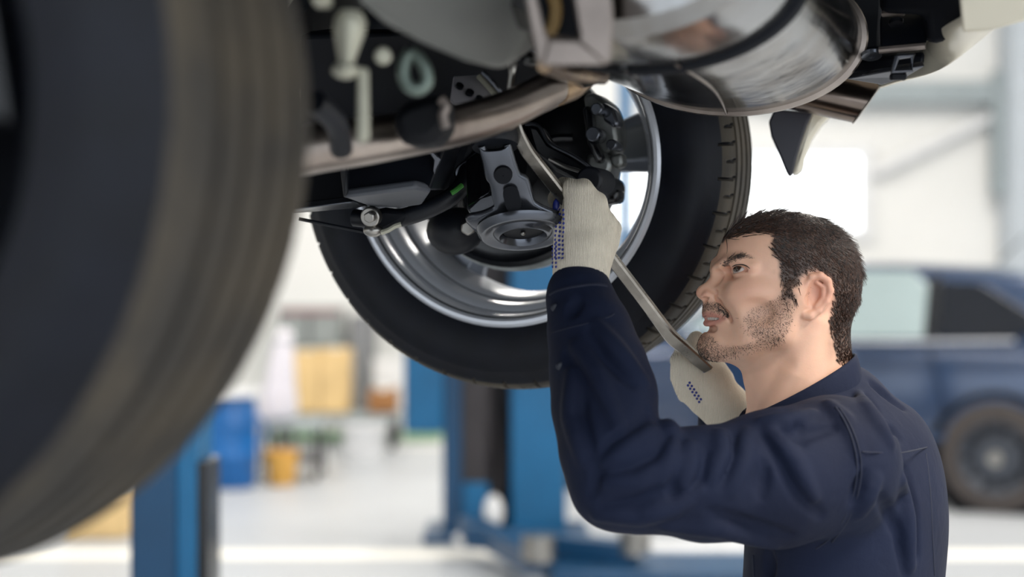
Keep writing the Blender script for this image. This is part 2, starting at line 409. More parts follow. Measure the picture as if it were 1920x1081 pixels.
# --- lift carrying this car: its far column is the blue post low left
D4 = 4.7
t = empty('vehicle_lift', floorP(315, D4)); tag(t, 'blue lift post with dark edge below the blurred near tyre', 'lift')
m = MB(); pxbox(m, 243, 330, -200, 1372, D4, 0.26); m.build('column', M_blue2, t, bevel=0.01)
m = MB(); pxbox(m, 328, 368, -200, 1372, D4+0.01, 0.26); m.build('column_flange', M_blue, t, bevel=0.01)
m = MB(); pxbox(m, 366, 390, 866, 1372, D4+0.02, 0.2); m.build('slot_cover', M_gloss, t, bevel=0.006)
a = floorP(315, D4); MB().box((a.x, D4+.12, 0.02), (0.3, 0.28, 0.02)).build('base_plate', M_blue2, t, bevel=0.006)
a = P(300, 470, D4); 
m = MB(); b = Vector((-1.15, 3.05, a.z)); ax = (b-a).normalized(); sd = ax.cross(Z3).normalized()
m.box((a+b)/2, ((b-a).length/2, 0.06, 0.04), (ax, sd, Z3)); m.build('swing_arm', M_blue2, t, bevel=0.008)
m = MB(); cyl(m, b, b+Vector((0, 0, 0.10)), 0.05); m.build('arm_pad', M_black, t)

# --- clutter on the far left
t = empty('barrel', floorP(430, 10.6)); tag(t, 'bright blue plastic drum with white lid tray near the left tyre', 'barrel')
c = floorP(432, 10.6); M_drum = mat('drum_blue', rgb(4, 92, 160), 0.35, var=0.12, vscale=6)
prof = [(0.0, 0.001), (0.0, 0.15), (0.02, 0.165), (0.2, 0.175), (0.21, 0.183), (0.23, 0.175), (0.40, 0.175), (0.41, 0.183), (0.43, 0.175), (0.57, 0.165), (0.59, 0.15), (0.59, 0.001)]
MB().lathe(prof, c, Z3, 32).build('drum', M_drum, t)
MB().lathe([(0.59, 0.001), (0.59, 0.2), (0.63, 0.2), (0.63, 0.19), (0.60, 0.18), (0.60, 0.001)], c, Z3, 32).build('lid', M_white, t)
hd = MB(); hd.tube([c+Vector((0.185, 0, .45)), c+Vector((.23, 0, .36)), c+Vector((.185, 0, .27))], 0.012, 8); hd.build('handle', M_drum, t)
t = empty('bucket', floorP(683, 12.2)); tag(t, 'white plastic bucket on the pale floor near the green mat', 'bucket')
c = floorP(683, 12.2)
MB().lathe([(0, 0.001), (0, 0.135), (0.25, 0.165), (0.25, 0.175), (0.27, 0.175), (0.27, 0.16), (0.02, 0.125), (0.02, 0.001)], c, Z3, 28).build('pail', M_white, t)
hd = MB(); hd.tube([c+Vector((-.17, 0, .25)), c+Vector((-.1, -.12, .18)), c+Vector((.1, -.12, .18)), c+Vector((.17, 0, .25))], 0.006, 6); hd.build('handle', M_steel, t)
M_card = mat('cardboard', rgb(222, 190, 136), 0.8, var=0.08, vscale=6); M_brown = mat('brown_card', rgb(150, 104, 62), 0.8, var=0.15, vscale=6)
def carton(px0, px1, py0, py1, d, m_, label, dep=0.4):
    t = empty('cardboard_box', P((px0+px1)/2, py1, d)); tag(t, label, 'box')
    k = MB(); pxbox(k, px0, px1, py0, py1, d, dep); k.build('carton', m_, t, bevel=0.006)
    a = P((px0+px1)/2, py0, d); k = MB(); k.box((a.x, d+dep/2, a.z+0.003), (0.03, dep/2, 0.003)); k.build('tape', M_line, t)
    return t
# bench
t = empty('workbench', floorP(600, 13.3)); tag(t, 'grey workbench against the far wall carrying tan boxes', 'bench')
za = P(0, 775, 13.3).z; a = floorP(520, 13.3); b = floorP(750, 13.3)
MB().box(((a.x+b.x)/2, 13.4, za-0.02), ((b.x-a.x)/2, 0.35, 0.02)).build('worktop', M_beam, t, bevel=0.005)
for x in (a.x+.05, b.x-.05):
    for y in (13.1, 13.7): MB().box((x, y, (za-.04)/2), (0.025, 0.025, (za-.04)/2)).build('leg', M_dark, t)
carton(545, 598, 658, 773, 13.25, M_card, 'left one of the two tall tan cardboard boxes on the workbench')
carton(600, 652, 655, 773, 13.25, M_card, 'right one of the two tall tan cardboard boxes on the workbench')
carton(690, 742, 732, 773, 13.2, M_brown, 'small brown cardboard box at the right end of the workbench')
t = empty('wall_cabinet', P(575, 640, 14.6)); tag(t, 'grey wall cabinet with red stripe above the tan boxes', 'cabinet')
k = MB(); pxbox(k, 520, 640, 575, 650, 14.4, 0.38); k.build('body', mat('cabinet_grey', rgb(150, 156, 156), 0.5, var=0.05), t, bevel=0.01)
k = MB(); pxbox(k, 524, 636, 582, 587, 14.38, 0.02); k.build('stripe', mat('dull_red', rgb(160, 80, 84), 0.5), t)
k = MB(); pxbox(k, 577, 581, 592, 645, 14.38, 0.02); k.build('door_gap', M_dark, t)
t = empty('storage_cabinet', floorP(678, 14.3)); tag(t, 'tall dark grey locker beside the tan boxes at the far wall', 'locker')
k = MB(); pxbox(k, 655, 697, 590, 818, 14.2, 0.5); k.build('body', mat('locker_grey', rgb(112, 114, 118), 0.5, var=0.08), t, bevel=0.01)
k = MB(); pxbox(k, 659, 693, 597, 795, 14.18, 0.02); k.build('door', mat('locker_door', rgb(126, 128, 132), 0.5, var=0.05), t, bevel=0.004)
t = empty('white_board_panel', floorP(728, 14.1)); tag(t, 'white panel leaning on the wall left of the blue lift column', 'panel')
k = MB(); pxbox(k, 700, 756, 672, 818, 14.0, 0.05); k.build('sheet', M_white, t, bevel=0.008)
k = MB(); pxbox(k, 703, 753, 810, 820, 13.98, 0.08); k.build('foot', M_beam, t)
# trolley with sack
t = empty('tool_trolley', floorP(545, 11.2)); tag(t, 'low dark trolley with a grey tray right of the blue drum', 'trolley')
zt = P(0, 795, 11.2).z; a = floorP(495, 11.2); b = floorP(605, 11.2)
MB().box(((a.x+b.x)/2, 11.2, zt), ((b.x-a.x)/2, .22, .02)).build('tray', M_beam, t, bevel=0.01)
MB().box(((a.x+b.x)/2, 11.2, 0.12), ((b.x-a.x)/2, .22, .012)).build('shelf', M_dark, t, bevel=0.005)
for x in (a.x+.02, b.x-.02):
    for y in (11.0, 11.4):
        MB().box((x, y, (zt)/2+.03), (.012, .012, zt/2-.03)).build('post', M_dark, t)
        k = MB(); cyl(k, (x-.012, y, .035), (x+.012, y, .035), .033); k.build('caster', M_black, t)
t = empty('sack', P(515, 793, 11.2)); tag(t, 'crumpled white sack slumped on the trolley tray', 'sack')
k = MB(); rings = []
for i, (z, r) in enumerate([(0, .10), (.03, .14), (.12, .13), (.25, .11), (.4, .09), (.55, .075), (.64, .04)]):
    cc = Vector((floorP(515, 11.2).x+.02*i*(0.6), 11.2, zt+.02+z))
    rings.append([cc+Vector((math.cos(q*math.pi/8)*r*(1+.14*math.sin(3*q+i)), math.sin(q*math.pi/8)*r*(1+.14*math.cos(2*q+i)), 0)) for q in range(16)])
k.loft(rings); k.build('cloth', mat('sack_white', rgb(226, 222, 230), 0.8, var=0.06), t, sub=1)
k = MB(); k.tube([rings[5][j] for j in range(0, 16, 2)]+[rings[5][0]], .008, 6, 2); k.build('tie', M_beam, t)
t = empty('plastic_crate', floorP(530, 10.75)); tag(t, 'yellow plastic tub on the floor in front of the trolley', 'tub')
c = floorP(528, 10.75); MB().lathe([(0, .001), (0, .085), (.2, .11), (.22, .12), (.22, .105), (.02, .08), (.02, .001)], c, Z3, 20).build('tub', mat('tub_yellow', rgb(232, 176, 84), 0.5, var=.08), t)
carton(120, 232, 930, 1008, 8.4, M_card, 'tan cardboard box on the floor left of the blue lift post')
# --- blue hatchback parked behind the mechanic
def hatchback():
    yaw = math.radians(26); D = 9.34
    W = 0.87
    near = Vector((-math.sin(yaw), -math.cos(yaw), 0)); fw = Vector((-math.cos(yaw), math.sin(yaw), 0))
    rw = P(1868, 867, D); base = Vector((rw.x, rw.y, 0))-near*W
    def L(x, y, z): return base+fw*x+near*y+Z3*z
    t = empty('hatchback_car', base); tag(t, 'dark blue hatchback parked on the floor behind the mechanic', 'car')
    M_car = mat('car_blue', rgb(46, 64, 94), 0.2, 0.4, var=0.04, vscale=2, coat=1.0)
    M_gl = mat('tinted_glass', rgb(160, 176, 178), 0.06, 0.2, var=0.05, vscale=2)
    M_gld = mat('dark_glass', rgb(20, 24, 32), 0.06, 0.0, var=0.05)
    st = [(-.74, .42, .80, .92, .68, .62), (-.70, .30, .95, 1.06, .78, .64), (-.58, .24, .97, 1.2, .82, .64), (-.34, .20, .97, 1.36, .86, .60), (.25, .18, .96, 1.44, .87, .60), (.95, .18, .94, 1.46, .87, .61), (1.5, .18, .92, 1.42, .87, .60),
          (1.95, .19, .92, 1.14, .87, .66), (2.2, .20, .90, .98, .86, .74), (2.7, .2, .82, .90, .85, .70), (3.1, .22, .74, .80, .80, .62), (3.32, .28, .62, .68, .66, .5), (3.38, .38, .52, .56, .5, .4)]
    rings = []
    for x, zb, zs, zr, wd, wr in st:
        half = [(wd*.80, zb), (wd*.97, zb+.1), (wd, (zb+zs)/2), (wd*.985, zs-.06), (wd*.95, zs), (wr+.02, zr-.06), (wr-.10, zr-.008)]
        rings.append([L(x, y, z) for y, z in half]+[L(x, 0, zr)]+[L(x, -y, z) for y, z in half[::-1]]+[L(x, 0, zb)])
    m = MB(); m.loft(rings); m.build('body', M_car, t, sub=2)
    def side(pts, m_, name, off=.008, yoff=None):
        k = MB(); ps = []
        for x, z in pts:
            # lean of the glasshouse between belt and roof
            f = min(max((z-.95)/(1.40-.95), 0), 1); y = .835*(1-f)+.635*f
            ps.append(L(x, y+off+.012, z))
        k.prism(ps, -near*.03); return k.build(name, m_, t, bevel=.004)
    side([(.42, .995), (.42, 1.30), (.52, 1.385), (1.12, 1.395), (1.12, .985)], M_gl, 'side_window')
    side([(1.2, .985), (1.2, 1.395), (1.42, 1.36), (1.92, 1.02), (1.9, .98)], M_gl, 'side_window')
    side([(.34, 1.0), (.34, 1.32), (.12, 1.31), (-.2, 1.12), (-.22, 1.05), (-.05, 1.0)], M_gld, 'quarter_window')
    side([(.345, .99), (.415, .99), (.415, 1.36), (.345, 1.35)], M_black, 'pillar_trim', off=.012)
    for x in (0, 2.5):
        c = L(x, W-.02, .315)
        k = MB(); k.lathe([(-.1, .001), (-.1, .375), (.03, .385), (.036, .365), (.0, .34), (-.05, .001)], c, near, 40); k.build('wheel_arch', M_under, t)
        k = MB(); k.lathe([(-.14, .2), (-.14, .29), (-.12, .312), (.02, .314), (.045, .30), (.055, .26), (.045, .215), (.0, .2)], c, near, 40, closed=True); ty = k.build('tyre', mat('car_tyre', rgb(62, 56, 54), .7, var=.1), t)
        k = MB(); k.lathe([(-.02, .001), (.0, .19), (.04, .215), (.05, .205), (.03, .18), (.01, .15), (.035, .12), (.035, .06), (.05, .05), (.05, .001)], c, near, 40); rm = k.build('steel_rim', mat('rim_dark', rgb(70, 74, 82), .45, .6, var=.1), t)
        for q in range(10):
            a = q*math.pi/5; e1 = fw; d = fw*math.cos(a)+Z3*math.sin(a)
            k = MB(); cyl(k, c+d*.165+near*.0, c+d*.165+near*.032, .022, 10); k.build('rim_hole_ring', M_under, rm)
        k = MB(); cyl(k, c+near*.03, c+near*.062, .045, 16); k.build('hub_cap', M_steel, rm)
    k = MB(); k.tube([L(-.1, .862, .985), L(.42, .868, .972), L(1.2, .868, .962), L(1.9, .868, .955)], .010, 8); k.build('belt_reflection_trim', M_alloy, t)  # pale chrome strip standing in for the reflected light band below the windows
    k = MB(); k.tube([L(.62, .89, .86), L(.7, .905, .865), L(.8, .905, .865), L(.86, .89, .86)], .014, 8); k.build('door_handle', M_car, t)
    k = MB(); k.tube([L(.33, .876, .30), L(.30, .882, .6), L(.38, .872, .93)], .004, 6); k.build('door_seam', M_under, t)
    k = MB(); k.box(L(-.64, .66, .93), (.08, .10, .11), (fw, near, Z3)); k.build('tail_light', mat('tail_red', rgb(150, 60, 70), .2, coat=1), t, bevel=.03)
    k = MB(); k.box(L(3.22, .62, .66), (.13, .09, .06), (fw, near, Z3)); k.build('headlight', mat('lamp_clear', rgb(222, 228, 232), .1, coat=1), t, bevel=.03)
    k = MB(); sphere(k, L(1.78, .95, .98), (.09, .08, .06), (fw, near, Z3)); k.build('wing_mirror', M_car, t)
    k = MB(); k.tube([L(.1, .2, 1.44), L(.02, .2, 1.52), L(-.06, .2, 1.6)], .006, 6); k.build('aerial', M_black, t)
    k = MB(); k.box(L(1.1, .875, .42), (.95, .012, .025), (fw, near, Z3)); k.build('side_moulding', M_car, t, bevel=.008)
hatchback()

# ================================================================== the raised car
TH = math.radians(19.5)
R_ = Vector((math.cos(TH), -math.sin(TH), 0)); N_ = Vector((-math.sin(TH), -math.cos(TH), 0))
OW = P(938, 306, 2.47)                         # centre of the far rear wheel's inner face
def C(x, y, z): return OW+R_*x+N_*y+Z3*z
def PC(px, py, yl):                            # point seen at a pixel on the car's lengthwise plane yl
    d = P(px, py, 1.0)-Vector((0, 0, CZ)); o = Vector((0, 0, CZ))
    t = (yl-(o-OW).dot(N_))/d.dot(N_); return o+d*t
car = empty('raised_car', Vector((OW.x-.6, OW.y-.7, 1.3))); tag(car, 'cream car raised overhead with its exhaust and rear suspension exposed', 'car')

# ---- wheels
def tyre_mesh(R=0.348, rb=0.236, Wd=0.232, na=756, ng=84, cut=.008):
    # profile: (axial from inner face 0 to Wd, radius, is shoulder, is tread)
    pr = []
    def side(sgn):
        o = []
        f = lambda a: a if sgn > 0 else Wd-a
        for a, r in [(.018, rb), (.006, rb+.006), (.0, rb+.02), (-.004, rb+.045), (-.004, rb+.062), (.002, rb+.078), (.004, rb+.081), (.007, rb+.084), (.013, rb+.094)]: o.append((f(a), r, 0))
        for a, r in [(.017, rb+.099), (.022, R-.0085), (.030, R-.0055), (.040, R-.0035), (.050, R-.002)]: o.append((f(a), r, 1))
        return o
    pr += side(1)
    mid = []
    g = lambda c: [(c-.007, R-.0008, 2), (c-.0055, R-.009, 3), (c+.0055, R-.009, 3), (c+.007, R-.0008, 2)]
    xs = [.062, .098, .134, .170]
    for c in xs: mid += g(c)
    pr += mid; pr += side(-1)[::-1]
    n = len(pr); vs = []; fs = []; mi = []; cutset = set()
    per = na//ng
    for k in range(na):
        for j, (a, r, ty) in enumerate(pr):
            kk = k
            ph = (kk+int(abs(a-Wd/2)*30)) % per
            rr = r
            long_ = ((kk//per) % 2 == 0)
            if ty == 1 and ph == 0 and (long_ or a > .022 and a < Wd-.022): rr = r-cut
            if rr < r: cutset.add((k, j))
            ang = 2*math.pi*k/na
            vs.append((rr*math.cos(ang), a, rr*math.sin(ang)))
        for j in range(n-1):
            k2 = (k+1) % na
            fs.append((k*n+j, k2*n+j, k2*n+j+1, k*n+j+1)); mi.append(1 if (pr[j][2] >= 1 and pr[j+1][2] >= 1 and not ((k, j) in cutset and cut > .002)) else 0)
    me = bpy.data.meshes.new('tyre'); me.from_pydata(vs, [], fs); me.update()
    me.materials.append(M_tyre); me.materials.append(M_tread)
    me.polygons.foreach_set('material_index', mi); me.polygons.foreach_set('use_smooth', [True]*len(mi)); me.set_sharp_from_angle(angle=math.radians(40))
    return me
TY = tyre_mesh(); TYN = tyre_mesh(cut=.0012)
CAMB = math.radians(3.0)
def wheel_frame(origin, flip, camb, toe=0):
    ay = -N_ if not flip else N_               # axial direction from inner face to outer face
    rt = Matrix.Rotation(-toe, 3, Z3); ay = rt @ ay
    ax = rt @ R_; az = Z3.copy()
    rot = Matrix.Rotation(camb, 3, R_)
    ay = rot @ ay; az = rot @ az
    M = Matrix(((ax.x, ay.x, az.x, origin.x), (ax.y, ay.y, az.y, origin.y), (ax.z, ay.z, az.z, origin.z), (0, 0, 0, 1)))
    return M
def wheel(origin, flip, camb, toe=0):
    M = wheel_frame(origin, flip, camb, toe)
    ty = bpy.data.objects.new('tyre', TYN if flip else TY); COL.objects.link(ty); ty.matrix_world = M; attach(ty, car)
    ax = (M.to_3x3() @ Y3).normalized(); c = origin; e1 = (M.to_3x3() @ X3); e3 = (M.to_3x3() @ Z3)
    k = MB(); k.lathe([(.012, .246), (.004, .248), (.0, .243), (.0, .238), (.006, .234), (.012, .231), (.018, .229), (.026, .229), (.036, .2285), (.040, .222), (.047, .217), (.06, .214), (.075, .2135), (.082, .208), (.10, .203), (.15, .200), (.185, .203), (.2, .216), (.215, .234), (.222, .243), (.22, .247), (.205, .24)], c, ax, 96, up=e3)
    rim = k.build('rim', M_gloss if flip else M_alloy, car, auto=30)
    for (a0, r0, r1) in ((.0385, .2275, .225), (.0785, .2125, .2105), (.0075, .2345, .233)):
        k = MB(); k.lathe([(a0-.0018, r0+.002), (a0-.0018, r0-.0008), (a0+.002, r1-.0008), (a0+.002, r1+.002)], c, ax, 96, up=e3, closed=True); k.build('rim_groove', M_under, rim)
    for q in range(5):
        a = math.radians(10+72*q); d = e1*math.cos(a)+e3*math.sin(a); td = ax.cross(d)
        k = MB(); rings = []
        for r, wdt, dp0, dp1 in ((.05, .034, .12, .205), (.09, .036, .135, .208), (.14, .040, .15, .21), (.185, .050, .155, .21), (.208, .066, .15, .212)):
            rings.append([c+d*r+td*(sx*wdt)+ax*dd for sx, dd in ((-1, dp0+.018), (-.55, dp0), (.55, dp0), (1, dp0+.018), (.8, dp1), (-.8, dp1))])
        k.loft(rings); k.build('spoke', M_gloss if flip else M_alloyd, rim, bevel=.004)
    k = MB(); k.lathe([(.11, .001), (.11, .07), (.135, .078), (.2, .075), (.21, .06), (.21, .001)], c, ax, 40, up=e3); k.build('hub', M_gloss if flip else M_alloyd, rim)
    return M, ax, c, e1, e3
Wf = wheel(OW, False, CAMB)
Wn = wheel(C(-.043, 1.218, -.064), True, 0, -.0226)

k = MB(); k.lathe([(.03, .001), (.03, .2), (.05, .205), (.055, .001)], Wn[2], Wn[1], 48, up=Wn[4]); k.build('dust_shield', M_under, car)
# ---- brake behind the far wheel
M4, ax, c, e1, e3 = Wf
k = MB(); k.lathe([(.012, .001), (.012, .06), (.02, .09), (.035, .135), (.03, .150), (.036, .158), (.046, .158), (.05, .15), (.05, .001)], c-ax*.0, ax, 64, up=e3, ); shield = k.build('dust_shield', M_gloss, car)
k = MB(); k.lathe([(.058, .06), (.058, .165), (.08, .165), (.08, .06)], c, ax, 64, up=e3, closed=True); k.build('brake_disc', M_cast, car)
k = MB(); k.tube([PC(1030, 262, .01), PC(1050, 258, .01), PC(1075, 258, .01)], .006, 8, 3); k.build('shield_rib', M_gloss, shield)
hub = MB(); cyl(hub, c+ax*.01, c-ax*.05, .06, 28); hub.build('wheel_bearing', M_gloss, car)
def chunk(name, pts, dep, m_, par, yl=.03, bev=.006):
    k = MB(); k.prism([PC(x, y, yl) for x, y in pts], -N_*dep); return k.build(name, m_, par, bevel=bev)
cal = chunk('brake_caliper', [(1092, 178), (1112, 172), (1142, 195), (1152, 222), (1158, 262), (1150, 285), (1128, 292), (1112, 262), (1100, 225)], .06, M_cast, car, .02)
chunk('caliper_bridge', [(1128, 190), (1150, 203), (1160, 232), (1152, 240), (1130, 225)], .03, M_arm, cal, .05, .005)
chunk('caliper_bracket', [(1090, 200), (1105, 196), (1112, 262), (1130, 300), (1118, 308), (1098, 270)], .03, M_gloss, cal, .05)
for x, y, r in ((1115, 252, .011), (1150, 272, .008), (1122, 205, .009)):
    k = MB(); p = PC(x, y, .06); cyl(k, p-N_*.03, p+N_*.012, r, 12); k.build('caliper_bolt', M_arm, cal, bevel=.002)
kn = chunk('hub_carrier', [(1098, 290), (1128, 282), (1148, 300), (1146, 318), (1132, 338), (1135, 372), (1120, 382), (1098, 352)], .06, M_cast, car, .03, .01)
chunk('carrier_lug', [(1140, 292), (1165, 285), (1168, 310), (1152, 316)], .03, M_cast, kn, .03, .005)
k = MB(); p = PC(1130, 352, .05); cyl(k, p+N_*.03, p-N_*.06, .018, 20); bj = k.build('ball_joint', M_gloss, car, bevel=.004)
k = MB(); cyl(k, p+N_*.045, p+N_*.03, .010, 6); k.build('joint_nut', M_steel, bj, bevel=.002)
chunk('carrier_foot', [(1120, 362), (1160, 352), (1158, 378), (1130, 384)], .04, M_gloss, kn, .04)

# ---- upper black link with folded lip, running behind the pry bar
lk = MB(); pts = [(985, 232), (1010, 236), (1030, 268), (1075, 292), (1112, 318), (1122, 338), (1112, 352), (1090, 346), (1040, 322), (1000, 285)]
lk.prism([PC(x, y, .14) for x, y in pts], -N_*.035); link = lk.build('upper_link', M_gloss, car, bevel=.006)
k = MB(); k.tube([PC(x, y, .145) for x, y in [(985, 232), (1010, 236), (1030, 268), (1075, 292), (1112, 318), (1122, 338)]], .0028, 8); k.build('folded_lip', M_arm, link)
k = MB(); k.tube([PC(x, y, .15) for x, y in [(1030, 297), (1060, 312), (1090, 322), (1098, 332)]], .003, 8); k.build('folded_lip', M_steel, link)
k = MB(); p = PC(1108, 338, .16); cyl(k, p+N_*.012, p-N_*.06, .019, 24); k.build('bushing', M_black, link, bevel=.004)

# ---- stamped lower arm with spring cup
def q(px, py, d): return P(px, py, d)
rows = [  # left edge, right edge (px, py, depth): the neck comes towards the viewer, the cup end runs out to the wheel
    [(903, 274, 2.13), (951, 270, 2.13)], [(909, 292, 2.135), (956, 288, 2.135)], [(914, 312, 2.14), (962, 308, 2.14)], [(918, 332, 2.146), (970, 328, 2.146)], [(925, 342, 2.15), (984, 336, 2.15)],
    [(930, 368, 2.158), (992, 362, 2.158)], [(932, 388, 2.164), (1000, 382, 2.164)], [(905, 402, 2.17), (1032, 398, 2.17)], [(880, 408, 2.18), (1050, 404, 2.18)], [(892, 424, 2.21), (1056, 420, 2.21)], [(908, 438, 2.24), (1050, 436, 2.24)], [(940, 452, 2.27), (1035, 450, 2.27)]]
k = MB(); vs = []; NS = 9
for (l, r) in rows:
    L_, R2 = P(*l), P(*r)
    for j in range(NS):
        u = j/(NS-1); p = L_.lerp(R2, u); p = p+Z3*(-.006*(1-abs(2*u-1)**4))
        vs.append(p)
fs = [(i*NS+j, i*NS+j+1, (i+1)*NS+j+1, (i+1)*NS+j) for i in range(len(rows)-1) for j in range(NS-1)]
k.add(vs, fs); larm = k.build('lower_arm', M_arm, car)
sd_ = larm.modifiers.new('t', 'SOLIDIFY'); sd_.thickness = .012; sd_.offset = 0
ss = larm.modifiers.new('b', 'BEVEL'); ss.width = .004; ss.segments = 2; ss.limit_method = 'ANGLE'
# rolled edges, slot, holes and cup
for side_ in (0, 1):
    k = MB(); k.tube([P(*r[side_]) for r in rows], .0055, 10, 3); k.build('rolled_edge', M_arm, larm)
def disc_at(pp, rr, axis, name, m_, hgt=.004, par=larm, prof=None):
    k = MB(); k.lathe(prof or [(-hgt, .0005), (-hgt, rr), (hgt, rr), (hgt, .0005)], pp, axis, 40); return k.build(name, m_, par)
def arm_n(i, j=4):
    a = vs[i*NS+j+1]-vs[i*NS+j-1]; b = vs[min(i+1, len(rows)-1)*NS+j]-vs[max(i-1, 0)*NS+j]
    n = a.cross(b).normalized(); return n if n.y < 0 else -n
n2 = arm_n(2); p = P(943, 325, 2.14)+n2*.004
k = MB(); k.lathe([(0, .0005), (.006, .0005), (.006, .0115), (0, .0125)], p, n2, 24); k.build('round_hole', M_under, larm)
k = MB(); n3 = arm_n(5)
slot = []; a0 = P(954, 345, 2.145)+n3*.005; a1 = P(966, 394, 2.147)+n3*.005; dv = (a1-a0); wv = n3.cross(dv).normalized(); rad = .0105
dn = dv.normalized()
for s_, cc in ((0, a0+dn*rad), (1, a1-dn*rad)):
    for i in range(9):
        an = math.pi*i/8+(0 if s_ == 0 else math.pi); slot.append(cc-wv*math.cos(an)*rad*(-1)-dn*math.sin(an)*rad)
k.prism(slot, n3*.003); k.build('slot', M_under, larm)
# spring cup: shallow dish seen from below
cn = (Vector((0.05, -.34, -.93))).normalized(); cupc = P(980, 425, 2.19)+cn*.008
k = MB(); k.lathe([(-.006, .062), (.000, .060), (.004, .056), (.004, .050), (.001, .046), (.001, .040), (.006, .036), (.007, .032), (.002, .029), (-.004, .027), (-.004, .0005)], cupc, cn, 56); cup = k.build('spring_cup', M_arm, larm)
k = MB(); k.lathe([(-.004, .0005), (-.004, .0265), (.0, .0265), (.0, .0005)], cupc-cn*.001, cn, 40); k.build('cup_recess', M_under, cup)
k = MB(); sphere(k, cupc+cn*.001, .0035); k.build('cup_stud', M_steel, cup)
for px_, py_ in ((925, 407), (1008, 402)):
    k = MB(); p = P(px_, py_, 2.165); k.lathe([(0, .0005), (.006, .0005), (.006, .007), (0, .008)], p, cn, 16); k.build('drain_hole', M_under, larm)
k = MB(); k.tube([P(945, 406, 2.163), P(990, 403, 2.163)], .004, 8, 1); k.build('pressed_rib', M_under, larm)
# left web of the arm
k = MB(); k.prism([P(*z) for z in [(874, 390, 2.19), (905, 372, 2.18), (926, 358, 2.165), (932, 390, 2.16), (902, 402, 2.175), (884, 408, 2.19)]], Vector((0, .01, .004))); k.build('arm_web', M_arm, larm, bevel=.004)
k = MB(); k.prism([P(*z) for z in [(874, 300, 2.25), (904, 276, 2.2), (925, 345, 2.18), (905, 376, 2.2), (876, 392, 2.2)]], Vector((0, .01, 0))); k.build('arm_wall', M_gloss, larm, bevel=.004)
k = MB(); k.tube([P(902, 278, 2.29), P(880, 300, 2.28), P(858, 318, 2.28), (P(860, 335, 2.28)), P(872, 345, 2.27)], .004, 8); k.build('wire_edge', M_arm, larm)
k = MB(); k.lathe([(-.05, .001), (-.05, .03), (-.03, .034), (0, .034), (.01, .03), (.01, .001)], P(928, 262, 2.14), Vector((.05, -.3, -1)), 24); k.build('arm_bushing', M_black, larm)

# ---- dark spring and lower shock behind
k = MB(); k.tube([P(850, 440, 2.42), P(830, 300, 2.40), P(815, 120, 2.38)], .030, 18, 1); sh = k.build('shock_absorber', M_gloss, car)
k = MB(); p = P(853, 432, 2.40); sphere(k, p, (.042, .04, .036)); k.build('shock_mount', M_black, sh)
k = MB(); p = P(878, 428, 2.36); cyl(k, p, p+Vector((0, -.02, 0)), .011, 6); k.build('mount_bolt', M_steel, sh, bevel=.002)

# ---- subframe, tank box, anti-roll bar on the left
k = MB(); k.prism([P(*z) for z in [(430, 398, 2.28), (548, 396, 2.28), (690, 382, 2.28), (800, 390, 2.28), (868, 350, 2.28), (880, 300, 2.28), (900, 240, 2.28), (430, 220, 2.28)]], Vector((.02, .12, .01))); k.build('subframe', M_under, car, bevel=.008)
tb = MB()
f0 = [P(*z) for z in [(636, 300, 2.17), (800, 280, 2.17), (836, 292, 2.2), (806, 362, 2.17), (646, 369, 2.17)]]
tb.prism([P(634, 285, 2.16), P(838, 268, 2.16), P(806, 358, 2.14), P(780, 352, 2.12), P(645, 370, 2.12)], Vector((.02, .16, .01))); tank = tb.build('plastic_tank', M_black, car, bevel=.004)
k = MB(); k.prism([P(645, 371, 2.115), P(780, 353, 2.115), P(808, 361, 2.14), P(792, 384, 2.22), P(748, 391, 2.24), P(690, 386, 2.24)], Vector((0, .004, .012))); k.build('tank_floor', mat('tank_grey', rgb(72, 75, 82), .5, var=.12, vscale=14), tank, bevel=.004)
k = MB(); k.prism([P(634, 290, 2.12), P(650, 288, 2.11), P(652, 362, 2.11), P(644, 370, 2.11)], Vector((0, .03, 0))); k.build('tank_rib', M_black, tank, bevel=.003)
k = MB(); k.prism([P(800, 282, 2.13), P(815, 284, 2.13), P(828, 298, 2.13), P(814, 328, 2.14), P(810, 320, 2.14), P(812, 300, 2.13)], Vector((0, .012, 0))); k.build('tank_tab', M_arm, tank, bevel=.003)
k = MB(); k.prism([P(540, 394, 2.2), P(660, 379, 2.2), P(690, 385, 2.24), P(672, 390, 2.26), P(548, 400, 2.26)], Vector((0, .01, .01))); k.build('splash_panel', M_arm, car, bevel=.003)
k = MB(); k.tube([P(665, 408, 2.3), P(720, 412, 2.28), P(775, 402, 2.26), P(835, 376, 2.25), P(868, 345, 2.26), P(880, 300, 2.3)], .0125, 14); bar = k.build('anti_roll_bar', M_black, car)
k = MB(); k.tube([P(846, 362, 2.233), P(854, 357, 2.233), P(866, 347, 2.24)], .0036, 8, 1); k.build('paint_mark', mat('green_mark', rgb(60, 130, 50), .6), bar)
k = MB(); k.prism([P(688, 395, 2.25), P(722, 388, 2.25), P(790, 396, 2.25), P(745, 424, 2.25), P(708, 442, 2.25), P(688, 432, 2.25)], Vector((0, .03, 0))); ln = k.build('link_plate', M_under, car, bevel=.01)
p = P(700, 404, 2.24)
k = MB(); cyl(k, p, p+Vector((-.004, -.012, -.003)), .014, 24); wsh = k.build('washer', M_steel, ln, bevel=.002)
k = MB(); cyl(k, p+Vector((0, -.01, 0)), p+Vector((-.004, -.026, -.004)), .0085, 6); k.build('bolt_head', M_steel, ln, bevel=.002)
k = MB(); p = P(700, 432, 2.24); sphere(k, p, (.014, .012, .009)); k.build('ball_end', M_steel, ln)
k = MB(); k.tube([P(714, 436, 2.235), P(728, 431, 2.235), P(740, 424, 2.235), P(752, 420, 2.235)], .0035, 8); k.build('clip', M_pale, ln)
k = MB(); k.tube([P(560, 410, 2.3), P(620, 422, 2.3), P(690, 436, 2.27)], .0028, 6); k.build('sensor_cable', M_black, car)

